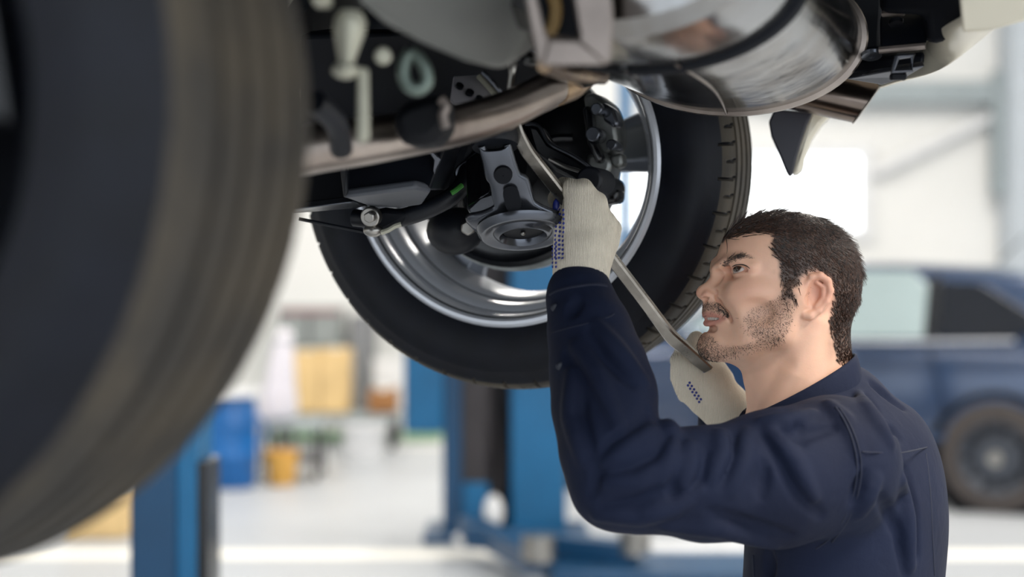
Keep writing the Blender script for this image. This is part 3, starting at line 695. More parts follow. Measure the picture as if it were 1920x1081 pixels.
# ---- floor pan, far sill, wheel house
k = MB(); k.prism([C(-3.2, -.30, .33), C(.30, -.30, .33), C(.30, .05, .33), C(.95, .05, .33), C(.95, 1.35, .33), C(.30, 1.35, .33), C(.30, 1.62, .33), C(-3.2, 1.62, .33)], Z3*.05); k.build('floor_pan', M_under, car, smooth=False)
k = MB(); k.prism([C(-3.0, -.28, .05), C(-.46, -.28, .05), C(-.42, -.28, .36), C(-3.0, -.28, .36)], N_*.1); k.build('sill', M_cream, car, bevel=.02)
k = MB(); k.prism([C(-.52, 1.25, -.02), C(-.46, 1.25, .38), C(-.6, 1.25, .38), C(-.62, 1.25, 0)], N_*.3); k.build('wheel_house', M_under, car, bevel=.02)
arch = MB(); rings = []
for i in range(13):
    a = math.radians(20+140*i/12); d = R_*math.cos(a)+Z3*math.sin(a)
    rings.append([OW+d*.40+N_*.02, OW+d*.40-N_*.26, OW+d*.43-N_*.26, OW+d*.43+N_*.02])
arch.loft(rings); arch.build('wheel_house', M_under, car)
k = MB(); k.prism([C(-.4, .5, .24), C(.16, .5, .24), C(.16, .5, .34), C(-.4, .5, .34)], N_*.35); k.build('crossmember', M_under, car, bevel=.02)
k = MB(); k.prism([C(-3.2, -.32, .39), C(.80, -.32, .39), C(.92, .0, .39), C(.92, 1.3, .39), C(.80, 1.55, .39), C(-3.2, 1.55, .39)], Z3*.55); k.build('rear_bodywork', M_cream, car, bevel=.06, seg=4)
# dark mass added to fill the tunnel behind the pipe
k = MB(); k.prism([P(560, 60, 2.15), P(880, 60, 2.15), P(1040, 130, 2.3), P(1000, 215, 2.3), P(880, 275, 2.25), P(560, 330, 2.2)], Vector((.02, .1, .02))); k.build('tunnel_fill', M_under, car, bevel=.01)

# ---- exhaust pipe
ep = [(300, 352, 1.70), (430, 322, 1.73), (560, 284, 1.76), (700, 262, 1.80), (850, 236, 1.86), (950, 206, 1.92), (1020, 172, 1.97), (1075, 140, 2.02), (1120, 105, 2.07)]
k = MB(); k.tube([P(*z) for z in ep], [.028, .028, .027, .026, .0235, .0225, .022, .022, .024], 24, 6); pipe = k.build('exhaust_pipe', M_pipe, car)
k = MB(); k.tube([P(1035, 165, 1.985), P(1062, 150, 2.01), P(1088, 135, 2.03)], [.0235, .027, .0235], 24, 4); k.build('weld_collar', M_heat, pipe)
k = MB(); k.tube([P(1050, 120, 2.02), P(1080, 150, 2.02), P(1092, 170, 2.02)], .006, 10, 3); k.build('weld_bead', M_heat, pipe)
k = MB(); k.prism([P(*z) for z in [(545, 318, 1.75), (700, 300, 1.79), (860, 274, 1.86), (960, 243, 1.92), (1050, 198, 1.99), (1090, 166, 2.03), (1086, 160, 2.03), (1046, 188, 1.99), (957, 234, 1.92), (858, 264, 1.86), (700, 290, 1.79), (545, 306, 1.75)]], Vector((0, .004, .002))); k.build('pipe_flange', M_pipe, pipe, bevel=.0015)

# ---- muffler
mc = P(1362, 66, 2.20); roll = math.radians(-4)
ea = R_*math.cos(roll)+Z3*math.sin(roll); eb = -R_*math.sin(roll)+Z3*math.cos(roll)
def mring(t_, a_, b_, n=72): return [mc+N_*t_+ea*(a_*math.cos(2*math.pi*i/n))+eb*(b_*math.sin(2*math.pi*i/n)) for i in range(n)]
A_, B_ = .186, .107
k = MB(); k.loft([mring(-.03, A_*.2, B_*.2), mring(-.03, A_*.88, B_*.86), mring(-.02, A_*.95, B_*.94), mring(.0, A_*.965, B_*.96), mring(.05, A_*.97, B_*.965), mring(.2, A_*.98, B_*.97), mring(.4, A_*.985, B_*.975), mring(.45, A_*.985, B_*.975)], caps=True); muf = k.build('muffler', M_muff, car)
k = MB(); k.loft([mring(-.012, A_*.96, B_*.955), mring(-.014, A_*.995, B_*.998), mring(-.010, A_*1.003, B_*1.008), mring(-.006, A_*.995, B_*.998), mring(-.004, A_*.96, B_*.955)], caps=False); k.build('rolled_rim', M_pipe, muf)
k = MB(); k.loft([mring(.44, A_*.97, B_*.96), mring(.444, A_*1.0, B_*.99), mring(.452, A_*1.02, B_*1.02), mring(.46, A_*1.0, B_*.99), mring(.462, A_*.93, B_*.91)], caps=False); k.build('rolled_rim', M_under, muf)
k = MB(); k.loft([mring(.455, A_*.9, B_*.9), mring(.47, A_*.965, B_*.955), mring(.50, A_*.965, B_*.95), mring(.56, A_*.93, B_*.91), mring(.60, A_*.90, B_*.86), mring(.615, A_*.8, B_*.7), mring(.615, A_*.2, B_*.2)], caps=True); k.build('end_chamber', M_muff, muf)
def on_muf(px, py):
    # pixel ray against the shell
    o = Vector((0, 0, CZ)); d = (P(px, py, 1)-o); oo = o-mc
    ox, oy, dx, dy = oo.dot(ea)/A_, oo.dot(eb)/B_, d.dot(ea)/A_, d.dot(eb)/B_
    aa, bb, cc_ = dx*dx+dy*dy, 2*(ox*dx+oy*dy), ox*ox+oy*oy-.955
    disc = bb*bb-4*aa*cc_
    if disc < 0: return None
    return o+d*((-bb-math.sqrt(disc))/(2*aa))
def bead(name, pix, r, m_):
    pp = [on_muf(*z) for z in pix]; pp = [z for z in pp if z is not None]
    if len(pp) > 1:
        k = MB(); k.tube(pp, r, 8, 4); k.build(name, m_, muf)
bead('pressed_crease', [(1168, 128), (1192, 146), (1206, 168), (1215, 188), (1219, 206)], .0042, M_muff)
bead('weld_seam', [(1268, 122), (1300, 140), (1335, 166), (1352, 190), (1362, 214)], .0014, M_pipe)
# ---- U-shaped hanger bracket in front of it
br = [(980, -30), (1006, 112), (1016, 124), (1138, 122), (1146, 112), (1150, 30), (1146, -30)]
ins = [(1000, -30), (1024, 64), (1030, 74), (1084, 76), (1088, 68), (1072, -30)]
db = 1.54
k = MB()
k.prism([P(*z, db) for z in [br[0], br[1], br[2], ins[2], ins[1], ins[0]]], Vector((0, .05, .012)))
k.prism([P(*z, db) for z in [br[2], br[3], ins[3], ins[2]]], Vector((0, .05, .012)))
k.prism([P(*z, db) for z in [br[3], br[4], br[5], br[6], ins[5], ins[4], ins[3]]], Vector((0, .05, .012)))
hb = k.build('hanger_bracket', M_bracket, car, bevel=.003)
k = MB(); k.tube([P(1028, -30, 1.60), P(1042, 10, 1.60), P(1038, 45, 1.60), P(1022, 70, 1.60)], .006, 12); k.build('rubber_hanger', mat('ochre_rubber', rgb(150, 120, 70), .5), hb)
k = MB(); k.prism([P(*z, 1.615) for z in [(990, -40), (1130, -40), (1130, 100), (1018, 100)]], Vector((0, .015, 0))); k.build('bracket_back', M_under, hb)
k = MB(); k.tube([P(1022, 122, 1.62), P(1060, 136, 1.75), P(1130, 146, 1.9)], .008, 10, 3); k.build('bracket_strap', M_heat, hb)
k = MB(); k.prism([P(*z) for z in [(980, 120, 1.85), (1130, 128, 1.85), (1180, 140, 1.95), (1090, 168, 2.0), (1040, 150, 1.95)]], Vector((0, .01, .01))); k.build('inlet_skirt', M_muff, muf, bevel=.003)

# ---- grey shield at the top, near
k = MB()
k.prism([P(*z) for z in [(640, -60, 1.50), (676, 8, 1.50), (720, 46, 1.52), (790, 82, 1.55), (870, 116, 1.6), (935, 132, 1.66), (966, 118, 1.67), (990, 60, 1.67), (1000, -60, 1.66)]], Vector((.03, .20, .05))); k.build('heat_shield', M_grey, car, bevel=.014, seg=4)
# ---- perforated bracket
k = MB()
pb = [P(*z) for z in [(850, 146, 2.06), (898, 143, 2.08), (936, 184, 2.06), (852, 197, 2.03), (844, 190, 2.03)]]
k.prism(pb, Vector((0, .006, .003))); pbr = k.build('perforated_bracket', mat('primer_grey', rgb(186, 184, 190), .55, var=.05), car, bevel=.002)
nb = (pb[1]-pb[0]).cross(pb[3]-pb[0]).normalized(); nb = nb if nb.y < 0 else -nb
for x, y, d in ((861, 163, 2.053), (880, 175, 2.05), (898, 187, 2.043)):
    k = MB(); cyl(k, P(x, y, d)-nb*.002, P(x, y, d)+nb*.0035, .0052, 16); k.build('hole', M_under, pbr)
k = MB(); k.tube([P(898, 143, 2.07), P(936, 184, 2.05)], .004, 8, 1); k.build('bracket_lip', M_pale, pbr)
k = MB(); k.tube([P(905, 135, 2.0), P(925, 155, 2.0), P(945, 182, 2.02)], .003, 8, 2); k.build('brake_line', M_arm, car)
k = MB(); k.tube([P(962, 120, 1.95), P(960, 140, 1.95), P(955, 175, 1.97)], [.007, .004, .004], 8, 2); k.build('hanger_pin', M_steel, car)
# ---- pale fittings on the near left
dl = 1.52
k = MB(); k.lathe([(-.004, .001), (-.004, .006), (.008, .008), (.02, .011), (.035, .015), (.045, .015), (.053, .01), (.055, .001)], P(648, 128, dl), Vector((0.1, 0, 1)), 20); vl = k.build('link_bolt', M_pale, car)
k = MB(); sphere(k, P(648, 132, dl), (.013, .013, .008)); k.build('link_nut', M_pale, vl)
k = MB(); k.prism([P(*z, dl) for z in [(670, 124), (690, 127), (692, 262), (668, 268)]], Vector((0, .012, 0))); k.build('link_strap', M_pale, vl, bevel=.003)
k = MB(); cyl(k, P(718, 105, 1.56), P(718, 105, 1.6), .0085, 14); k.build('stud', M_pale, car, bevel=.003)
k = MB(); lp = [P(*z, 1.62) for z in [(770, 98), (784, 108), (798, 130), (800, 155), (784, 168), (764, 160), (756, 138), (760, 112), (770, 98)]]; k.tube(lp, .007, 10, 3); k.build('eye_bracket', mat('dull_green_zinc', rgb(100, 112, 105), .4, .5), car)
k = MB(); k.prism([P(*z, 1.72) for z in [(728, 215), (760, 190), (832, 170), (838, 240), (810, 272), (748, 272)]], Vector((.01, .06, 0))); rm_ = k.build('rubber_mount', M_under, car, bevel=.012)
k = MB(); k.tube([P(x, y, 1.70) for x, y in ((826, 185), (836, 200), (830, 215), (836, 240))], .005, 8, 3); k.build('mount_edge', M_bracket, rm_)
k = MB(); k.tube([P(590, 190, 1.6), P(630, 230, 1.64), P(640, 280, 1.68)], .012, 12, 3); k.build('hose_end', M_black, car)
k = MB(); k.box(P(604, -2, 1.5), (.008, .02, .006)); k.build('clip', M_pale, car, bevel=.003)

# ---- tail pipe
ta = P(1370, 138, 2.44); tb_ = P(1600, 186, 2.40)
axp = (tb_-ta).normalized(); r0 = .0335
k = MB(); rings = []
e_u = (Z3-axp*Z3.dot(axp)).normalized(); e_s = axp.cross(e_u)
for tt in (0, .3, .6, .85):
    rings.append([ta+axp*((tb_-ta).length*tt)+(e_u*math.sin(a)+e_s*math.cos(a))*r0 for a in [2*math.pi*i/40 for i in range(40)]])
_o = Vector((0, 0, CZ)); _pl = (P(1649, 160, 1)-_o).cross(P(1601, 228, 1)-_o).normalized(); _pl = (_pl+Vector((0, -.03, 0))).normalized()
def slant(a):
    q0 = ta+(e_u*math.sin(a)+e_s*math.cos(a))*r0
    c0 = P(1625, 194, 2.40); return (c0-q0).dot(_pl)/axp.dot(_pl)
rings.append([ta+axp*slant(a)+(e_u*math.sin(a)+e_s*math.cos(a))*(r0) for a in [2*math.pi*i/40 for i in range(40)]])
rings.append([ta+axp*(slant(a)+.001)+(e_u*math.sin(a)+e_s*math.cos(a))*(r0-.003) for a in [2*math.pi*i/40 for i in range(40)]])
rings.append([ta+axp*((tb_-ta).length*.4)+(e_u*math.sin(a)+e_s*math.cos(a))*(r0-.003) for a in [2*math.pi*i/40 for i in range(40)]])
k.loft(rings, caps=False); tp = k.build('tail_pipe', M_tip, car, auto=50)
k = MB(); k.tube([rings[4][i] for i in list(range(0, 40, 2))+[0]], .0016, 6, 2); k.build('cut_edge', M_steel, tp)

# ---- far wheel-arch end of the rear bumper, hanging below
k = MB(); fl = [(1452, 205), (1441, 228), (1446, 256), (1462, 292), (1474, 322), (1480, 331), (1486, 326), (1493, 296), (1503, 262), (1512, 235), (1524, 210)]
k.prism([P(*z, 2.46) for z in fl], Vector((.004, .02, 0))); flap = k.build('arch_liner', mat('liner_black', rgb(36, 36, 46), .55, var=.1), car, bevel=.008)
k = MB(); ou = [(1518, 206), (1506, 240), (1495, 272), (1488, 305), (1484, 329), (1504, 320), (1508, 294), (1522, 260), (1540, 234), (1562, 212)]
k.prism([P(*z, 2.475) for z in ou], Vector((.01, .05, 0))); k.build('bumper_corner', M_cream, car, bevel=.007)

# ---- rear bumper underside and skin, right
dk = [(1560, -40), (1700, -40), (1712, 95), (1696, 110), (1600, 112), (1560, 60)]
k = MB(); k.prism([P(*z, 2.2) for z in [(1540, -60), (1660, -60), (1650, 92), (1610, 100), (1560, 96)]], Vector((.02, .15, .02))); bu = k.build('bumper_beam', M_under, car, bevel=.006)
k = MB(); k.prism([P(*z) for z in [(1652, -40, 2.1), (1795, -40, 2.0), (1806, 60, 2.02), (1785, 74, 2.05), (1745, 84, 2.06), (1738, 28, 2.06), (1655, 24, 2.1)]], Vector((.01, .06, .01))); k.build('inner_guard', M_under, car, bevel=.008)
k = MB(); k.prism([P(*z) for z in [(1648, 36, 2.16), (1735, 34, 2.12), (1738, 86, 2.1), (1648, 92, 2.12)]], Vector((.01, .03, .02))); gb = k.build('guard_plate', M_black, car, bevel=.004)
k = MB(); k.tube([P(1648, 94, 2.12), P(1735, 86, 2.1)], .0045, 8, 1); k.build('plate_edge', M_bracket, gb)
k = MB(); k.tube([P(1655, 26, 2.12), P(1695, 24, 2.1)], .004, 8, 1); k.build('plate_edge', M_bracket, gb)
k = MB(); k.lathe([(0, .004), (.004, .005), (.004, .013), (0, .014)], P(1634, 101, 2.13), Vector((0, -.35, -1)), 24); k.build('plate_bolt', M_arm, gb)
k = MB(); k.lathe([(0, .0005), (.005, .0005), (.005, .009), (0, .01)], P(1680, 40, 2.1), Vector((0, -.5, -1)), 20); k.build('plate_bolt', M_gloss, gb)
k = MB(); k.prism([P(*z) for z in [(1600, 112, 2.2), (1735, 96, 2.12), (1732, 128, 2.12), (1590, 142, 2.2)]], Vector((.01, .06, .02))); gp = k.build('rear_valance', M_black, car, bevel=.006)
k = MB(); k.prism([P(*z) for z in [(1585, 148, 2.18), (1680, 132, 2.1), (1735, 124, 2.09), (1700, 145, 2.13), (1655, 160, 2.16)]], Vector((0, .01, .008))); k.build('valance_lip', M_arm, gp, bevel=.002)
fr = [P(*z, 2.07) for z in [(1682, 106), (1712, 104), (1708, 132), (1674, 134), (1682, 106)]]
k = MB(); k.tube(fr, .0042, 8, 1); k.build('clip_frame', M_arm, gp)
k = MB(); k.box(P(1684, 144, 2.08), (.010, .006, .004)); k.build('clip_tab', M_under, gp, bevel=.002)
k = MB(); k.prism([P(*z, 2.27) for z in [(1600, -60), (1850, -60), (1830, 40), (1770, 84), (1735, 116), (1690, 136), (1600, 140)]], Vector((.02, .03, .02))); k.build('bumper_back', M_under, car)
# skin: swept sheet, cream
skin_low = [(1648, 163, 2.20), (1690, 150, 2.16), (1735, 144, 2.12), (1775, 128, 2.08), (1815, 98, 2.04), (1850, 68, 2.0), (1885, 42, 1.97), (1960, -20, 1.9)]
skin_up = [(1645, 158, 2.22), (1688, 143, 2.2), (1722, 124, 2.18), (1750, 92, 2.12), (1775, 62, 2.02), (1800, 52, 1.94), (1850, 20, 1.88), (1960, -60, 1.82)]
k = MB(); rr = []
for lo_, up_ in zip(skin_low, skin_up):
    a = P(*lo_); b = P(*up_); mid = (a+b)/2+Vector((.004, -.004, -.006)); rr.append([a+Vector((.01, .03, .05)), a+Vector((.003, .006, .004)), a, mid, b, b+Vector((0, .02, .012))])
k.loft(rr, close=False, caps=False); sk = k.build('bumper_skin', M_cream, car, sub=2)
k = MB(); k.prism([P(*z) for z in [(1794, -60, 1.86), (1804, 62, 1.90), (1850, 58, 1.88), (1960, 28, 1.84), (1960, -60, 1.82)]], Vector((.01, .03, .004))); k.build('bumper_return', M_cream, car, bevel=.004)
# ================================================================== the mechanic
HD = 2.25; HS = FPX/HD                         # head plane depth, pixels per metre there
HC = P(1487, 520, HD); YAW = math.radians(9)
cy_, sy_ = math.cos(YAW), math.sin(YAW)
def h2w(a, b, c):                              # head frame (px right, px down, px towards viewer) -> world
    x = (a-1487)/HS; y = -c/HS; z = (520-b)/HS
    return np.stack([HC.x+x*cy_-y*sy_, HC.y+x*sy_+y*cy_, HC.z+z], -1) if isinstance(a, np.ndarray) else Vector((HC.x+x*cy_-y*sy_, HC.y+x*sy_+y*cy_, HC.z+z))
def hp(px, py, c):                             # head-frame point with lateral c that is seen at (px, py)
    a, b = px, py
    for _ in range(8):
        u, v = proj(h2w(a, b, c)); a += px-u; b += py-v
    return (a, b, c)
def hpr(px, py, c, r): return (*hp(px, py, c), r)

HF = Field((1284, 384, 0), (1640, 880, 190), 2.4)
H = HF
H.ell((1486, 512, 0), (124, 112, 98), 5)                                  # cranium
H.ell((1436, 494, 0), (94, 92, 80), 24)                                   # frontal
H.ell((1530, 540, 0), (82, 84, 88), 20)                                   # occiput
H.ell((1402, 560, 0), (84, 74, 58), 22)                                   # maxilla
H.ell(hp(1404, 552, 56), (44, 36, 28), 24)                                # cheek
H.cap(hp(1412, 546, 70), hp(1500, 556, 84), 13, 12, 26)                   # zygomatic arch
H.ell((1406, 604, 0), (83, 60, 56), 20)                                   # mouth block
H.poly([hpr(1340, 650, 12, 22), hpr(1400, 642, 44, 24), hpr(1462, 622, 72, 22), hpr(1488, 560, 82, 22)], 26, k2=20)  # mandible
H.ell(hp(1339, 648, 0), (27, 26, 32), 16)                                 # chin
H.ell((1415, 648, 0), (78, 40, 52), 22)                                   # under the chin
H.ell(hp(1430, 600, 58), (46, 42, 24), 24)                                # cheek flesh
H.ell(hp(1416, 586, 86), (28, 20, 12), 16, 's')                             # hollow under the cheekbone
# neck
H.cap((1494, 600, 0), (1508, 840, 0), 84, 92, 26)
H.cap((1436, 676, 0), (1474, 840, 0), 44, 60, 30)
H.cap((1530, 600, 0), (1536, 840, 0), 56, 74, 30)
H.poly([hpr(1530, 606, 74, 18), hpr(1490, 700, 70, 16), hpr(1440, 790, 40, 16)], 22)   # sternomastoid
H.ell(hp(1440, 684, 96), (46, 17, 20), 16, 's')                            # under the jaw
H.ell(hp(1418, 712, 0), (18, 16, 14), 16)                                 # throat
# brow, sockets
H.poly([hpr(1345, 506, 6, 11), hpr(1360, 494, 30, 11), hpr(1388, 489, 58, 10), hpr(1410, 500, 72, 9)], 14)
H.ell(hp(1372, 509, 44), (20, 14, 22), 12, 's')
H.ell(hp(1343, 520, 18), (12, 14, 9), 10, 's')
# nose
H.poly([(1346, 516, 0, 10), (1330, 533, 0, 10), (1316, 544, 0, 11)], 9)
H.cap((1352, 536, 0), (1332, 557, 0), 18, 17, 12)
H.ell((1314, 549, 0), (14, 12, 12.5), 8)
H.ell(hp(1330, 554, 15), (14, 10.5, 9), 6)
H.poly([hpr(1333, 541, 22, 3), hpr(1344, 549, 25, 3), hpr(1345, 560, 24, 3)], 7, 's')  # alar crease
H.poly([hpr(1317, 561, 10, 4.2), hpr(1331, 562, 13, 4.6)], 2.5, 's')
H.ell(hp(1323, 558.5, 19), (7, 3.4, 6), 2.5, 's')
# lips
H.ell((1331, 580, 0), (16, 14, 26), 12)
H.poly([hpr(1324, 590, 0, 7), hpr(1329, 588, 10, 7), hpr(1343, 590, 24, 6), hpr(1363, 595, 36, 4)], 5)
H.poly([hpr(1327, 606, 0, 8), hpr(1333, 606, 12, 8), hpr(1347, 602, 25, 6), hpr(1363, 597, 36, 4)], 5)
H.poly([hpr(1314, 599, 0, 3.4), hpr(1326, 598.5, 12, 3.4), hpr(1344, 597, 26, 2.8), hpr(1362, 595, 38, 1.5)], 3, 's')
H.poly([hpr(1330, 619, 0, 5), hpr(1340, 617, 16, 5)], 12, 's')
H.poly([hpr(1352, 566, 30, 3), hpr(1368, 584, 40, 3), hpr(1374, 600, 44, 2)], 12, 's')  # fold nose to mouth
# eyelids and slit
EYE = hp(1391, 506, 47); ER = 17.0
H.ell(EYE, (ER+3.0, ER+2.2, ER+2.6), 7)
H.poly([hpr(1372, 497, 42, 3.4), hpr(1380, 492, 54, 3.4), hpr(1394, 491, 62, 3.4), hpr(1410, 500, 66, 3)], 4)  # upper lid roll
H.poly([hpr(1373, 508, 46, 5.0), hpr(1381, 504, 60, 7.0), hpr(1392, 503, 68, 6.0), hpr(1405, 505, 70, 3.0)], 3, 's')
# ear
E = lambda x, y, c, r: hpr(x, y, c, r)
H.ell(hp(1532, 552, 92), (25, 34, 9), 8)
H.poly([E(1512, 548, 92, 4), E(1513, 532, 97, 5), E(1522, 519, 101, 6), E(1538, 516, 105, 6.5), E(1552, 526, 108, 6.5), E(1557, 544, 107, 6), E(1550, 564, 104, 6), E(1535, 581, 100, 6), E(1519, 591, 97, 8), E(1509, 590, 94, 8)], 4, k2=4)
H.ell(hp(1527, 553, 102), (13, 21, 9), 5, 's')
H.ell(hp(1518, 562, 103), (10, 11, 10), 4, 's')
H.poly([E(1532, 530, 102, 4), E(1544, 538, 104, 4.5), E(1543, 558, 102, 4.5), E(1530, 574, 99, 4.5)], 4)
H.ell(hp(1509, 564, 96), (5, 9, 5), 4)
# shoulders under the shirt
H.ell((1545, 865, 0), (120, 60, 150), 30)
# mirror to a full head
full = np.concatenate([H.D[:, :, :0:-1], H.D], axis=2)
HF.D = full; HF.lo = np.array([HF.lo[0], HF.lo[1], -HF.ax[2][-1]]); HF.n = np.array(full.shape)
HV, HFc = HF.mesh()
HW = h2w(HV[:, 0], HV[:, 1], HV[:, 2])
# photo-pixel coordinates of each vertex (mirrored side uses its twin)
tw = h2w(HV[:, 0], HV[:, 1], np.abs(HV[:, 2])); U = 960+FPX*tw[:, 0]/tw[:, 1]; Vp = 540.5-FPX*(tw[:, 2]-CZ)/tw[:, 1]
HAIR = [(1338, 446), (1352, 452), (1378, 441), (1420, 432), (1449, 433), (1452, 448), (1444, 464), (1456, 484), (1462, 500), (1462, 520), (1470, 540), (1468, 562), (1488, 560), (1488, 538), (1500, 528), (1513, 522), (1520, 512), (1540, 508), (1556, 518), (1566, 545), (1562, 580), (1556, 600), (1562, 640), (1572, 680), (1640, 690), (1680, 520), (1600, 380), (1400, 370), (1320, 420)]
BEARD = [[(1394, 598), (1408, 580), (1428, 570), (1452, 562), (1468, 548), (1487, 556), (1487, 590), (1481, 618), (1464, 640), (1430, 648), (1400, 655), (1365, 666), (1336, 682), (1316, 676), (1304, 655), (1310, 634), (1322, 626), (1338, 632), (1352, 648), (1385, 648), (1418, 640), (1404, 616)],
         [(1305, 590), (1312, 572), (1326, 566), (1346, 568), (1360, 578), (1367, 590), (1362, 591), (1350, 585), (1330, 581), (1318, 584)]]
BROW = [(1352, 496), (1362, 487), (1378, 478), (1393, 475), (1412, 481), (1412, 484), (1395, 482), (1380, 487), (1366, 495), (1355, 499)]
nzu = 1.6*np.sin(HV[:, 0]*.31+HV[:, 2]*.23)+1.4*np.sin(HV[:, 1]*.37-HV[:, 2]*.29)+np.random.normal(0, 2.5, len(HV))
hm = inpoly(U+nzu, Vp+nzu*.6, HAIR) & ~(inpoly(U, Vp, [(1500, 520), (1520, 506), (1545, 506), (1566, 525), (1566, 560), (1545, 590), (1515, 604), (1500, 600)]) & (np.abs(HV[:, 2]) > 97)); bm1 = inpoly(U, Vp, BEARD[0]); bm2 = inpoly(U, Vp, BEARD[1])
def soft(mask, it=3):
    v = mask.astype(float)
    for _ in range(it):
        ac = np.zeros_like(v); cn = np.zeros_like(v)
        for i in range(4):
            a, b = HFc[:, i], HFc[:, (i+1) % 4]; np.add.at(ac, a, v[b]); np.add.at(cn, a, 1)
            np.add.at(ac, b, v[a]); np.add.at(cn, b, 1)
        v = 0.3*v+0.7*ac/np.maximum(cn, 1)
    return v
def blob(x, y, sx, sy): return np.exp(-((U-x)/sx)**2-((Vp-y)/sy)**2)
skin = np.array(rgb(231, 184, 157)[:3]); red = np.array(rgb(204, 128, 106)[:3]); lip = np.array(rgb(184, 118, 106)[:3]); scalp = np.array(rgb(52, 38, 32)[:3]); stub = np.array(rgb(128, 96, 78)[:3])
cols = np.tile(skin, (len(HV), 1))
def mixc(c, f): 
    global cols
    f = np.clip(f, 0, 1)[:, None]; cols = cols*(1-f)+c*f
mixc(red, .38*blob(1312, 552, 20, 12)+.55*blob(1540, 545, 32, 40)+.25*blob(1400, 545, 40, 26)+.3*blob(1388, 505, 24, 10))
LIP = [(1308, 590), (1318, 584), (1330, 583), (1346, 588), (1366, 595), (1350, 606), (1334, 614), (1320, 613), (1310, 606)]
mixc(lip, soft(inpoly(U, Vp, LIP), 3)*.8)
neckst = [(1330, 680), (1400, 652), (1470, 640), (1478, 660), (1440, 690), (1395, 705)]
mixc(stub, soft(bm1, 9)*.34+soft(bm2, 5)*.4+soft(inpoly(U, Vp, neckst), 8)*.22+blob(1560, 650, 14, 40)*.5)
mixc(scalp, soft(hm, 5)*.95)
mixc(np.array(rgb(90, 62, 50)[:3]), soft(inpoly(U, Vp, BROW), 3)*.35)

def skin_mat():
    m = bpy.data.materials.new('skin'); m.use_nodes = True; nt = m.node_tree; b = nt.nodes['Principled BSDF']
    at = nt.nodes.new('ShaderNodeAttribute'); at.attribute_name = 'tone'
    tc = nt.nodes.new('ShaderNodeTexCoord')
    n = nt.nodes.new('ShaderNodeTexNoise'); n.inputs['Scale'].default_value = 60; n.inputs['Detail'].default_value = 4; nt.links.new(tc.outputs['Object'], n.inputs['Vector'])
    mr = nt.nodes.new('ShaderNodeMapRange'); mr.inputs['To Min'].default_value = .92; mr.inputs['To Max'].default_value = 1.06; nt.links.new(n.outputs['Fac'], mr.inputs['Value'])
    mx = nt.nodes.new('ShaderNodeMix'); mx.data_type = 'RGBA'; mx.blend_type = 'MULTIPLY'; mx.inputs['Factor'].default_value = 1
    nt.links.new(at.outputs['Color'], mx.inputs['A']); nt.links.new(mr.outputs['Result'], mx.inputs['B'])
    nt.links.new(mx.outputs['Result'], b.inputs['Base Color'])
    b.inputs['Roughness'].default_value = .46; b.inputs['Subsurface Weight'].default_value = .18
    b.inputs['Subsurface Radius'].default_value = (.012, .004, .002); b.inputs['Subsurface Scale'].default_value = .5
    n2 = nt.nodes.new('ShaderNodeTexNoise'); n2.inputs['Scale'].default_value = 420; nt.links.new(tc.outputs['Object'], n2.inputs['Vector'])
    bp = nt.nodes.new('ShaderNodeBump'); bp.inputs['Strength'].default_value = .12; bp.inputs['Distance'].default_value = .001
    nt.links.new(n2.outputs['Fac'], bp.inputs['Height']); nt.links.new(bp.outputs['Normal'], b.inputs['Normal'])
    return m
person = npobj('person', HW, HFc[:, ::-1] if False else HFc, skin_mat())
tag(person, 'dark-haired bearded person in navy work shirt and white gloves looking up', 'person')
ca = person.data.color_attributes.new('tone', 'FLOAT_COLOR', 'POINT')
ca.data.foreach_set('color', np.concatenate([cols, np.ones((len(cols), 1))], 1).astype(np.float32).ravel())

# ---- normals in head frame for strands
me = person.data; nrm = np.zeros(len(HV)*3, np.float32); me.vertices.foreach_get('normal', nrm); nrm = nrm.reshape(-1, 3)
ctr = HW.mean(0)
def strands(name, roots, dirs, lens, lift, wid, m_, parent, segs=4, curl=.15, droop=0.0):
    """hair as thin three-sided tapering tubes; roots/dirs in world metres"""
    n = len(roots); V = []; idx = np.arange(n)
    nr = dirs['n']; fl = dirs['f']
    sd = np.cross(nr, fl); sd /= np.linalg.norm(sd, axis=1)[:, None]+1e-9
    rj = np.random.normal(0, curl, (n, 1)); lj = (np.random.rand(n, 1)*.7+.5)
    rings = []
    for s_ in range(segs+1):
        t = s_/segs
        p = roots+fl*lens[:, None]*t+sd*rj*lens[:, None]*t*t+nr*(lift*lj*math.sin(min(1, t*1.0)*math.pi*.62))+np.array([0, 0, -1])*droop*t*t
        w_ = wid*(1-.75*t)
        for q_ in range(3):
            a = 2*math.pi*q_/3; rings.append(p+(sd*math.cos(a)+nr*math.sin(a))*w_)
    A = np.stack(rings, 1)                      # n, (segs+1)*3, 3
    V = A.reshape(-1, 3); per = (segs+1)*3; F = []
    base = idx*per
    for s_ in range(segs):
        for q_ in range(3):
            a = s_*3+q_; b = s_*3+(q_+1) % 3; F.append(np.stack([base+a, base+b, base+b+3, base+a+3], 1))
    o = npobj(name, V, np.concatenate(F), m_, parent); o['kind'] = 'stuff'
    return o
def flow(u, v, mask_dirs):
    return mask_dirs
def tang(d, n):
    d = d-n*np.sum(d*n, 1)[:, None]; return d/(np.linalg.norm(d, axis=1)[:, None]+1e-9)
def hair_mat(name, c1, c2, rough=.38):
    return mat(name, c1, rough, var=.2, vscale=260, col2=c2, spec=.7)
M_hair = hair_mat('brown_hair', rgb(80, 52, 38), rgb(22, 15, 13), .32); M_beard = hair_mat('beard_hair', rgb(58, 38, 28), rgb(36, 24, 19)); M_browm = hair_mat('brow_hair', rgb(58, 42, 35), rgb(40, 30, 26))
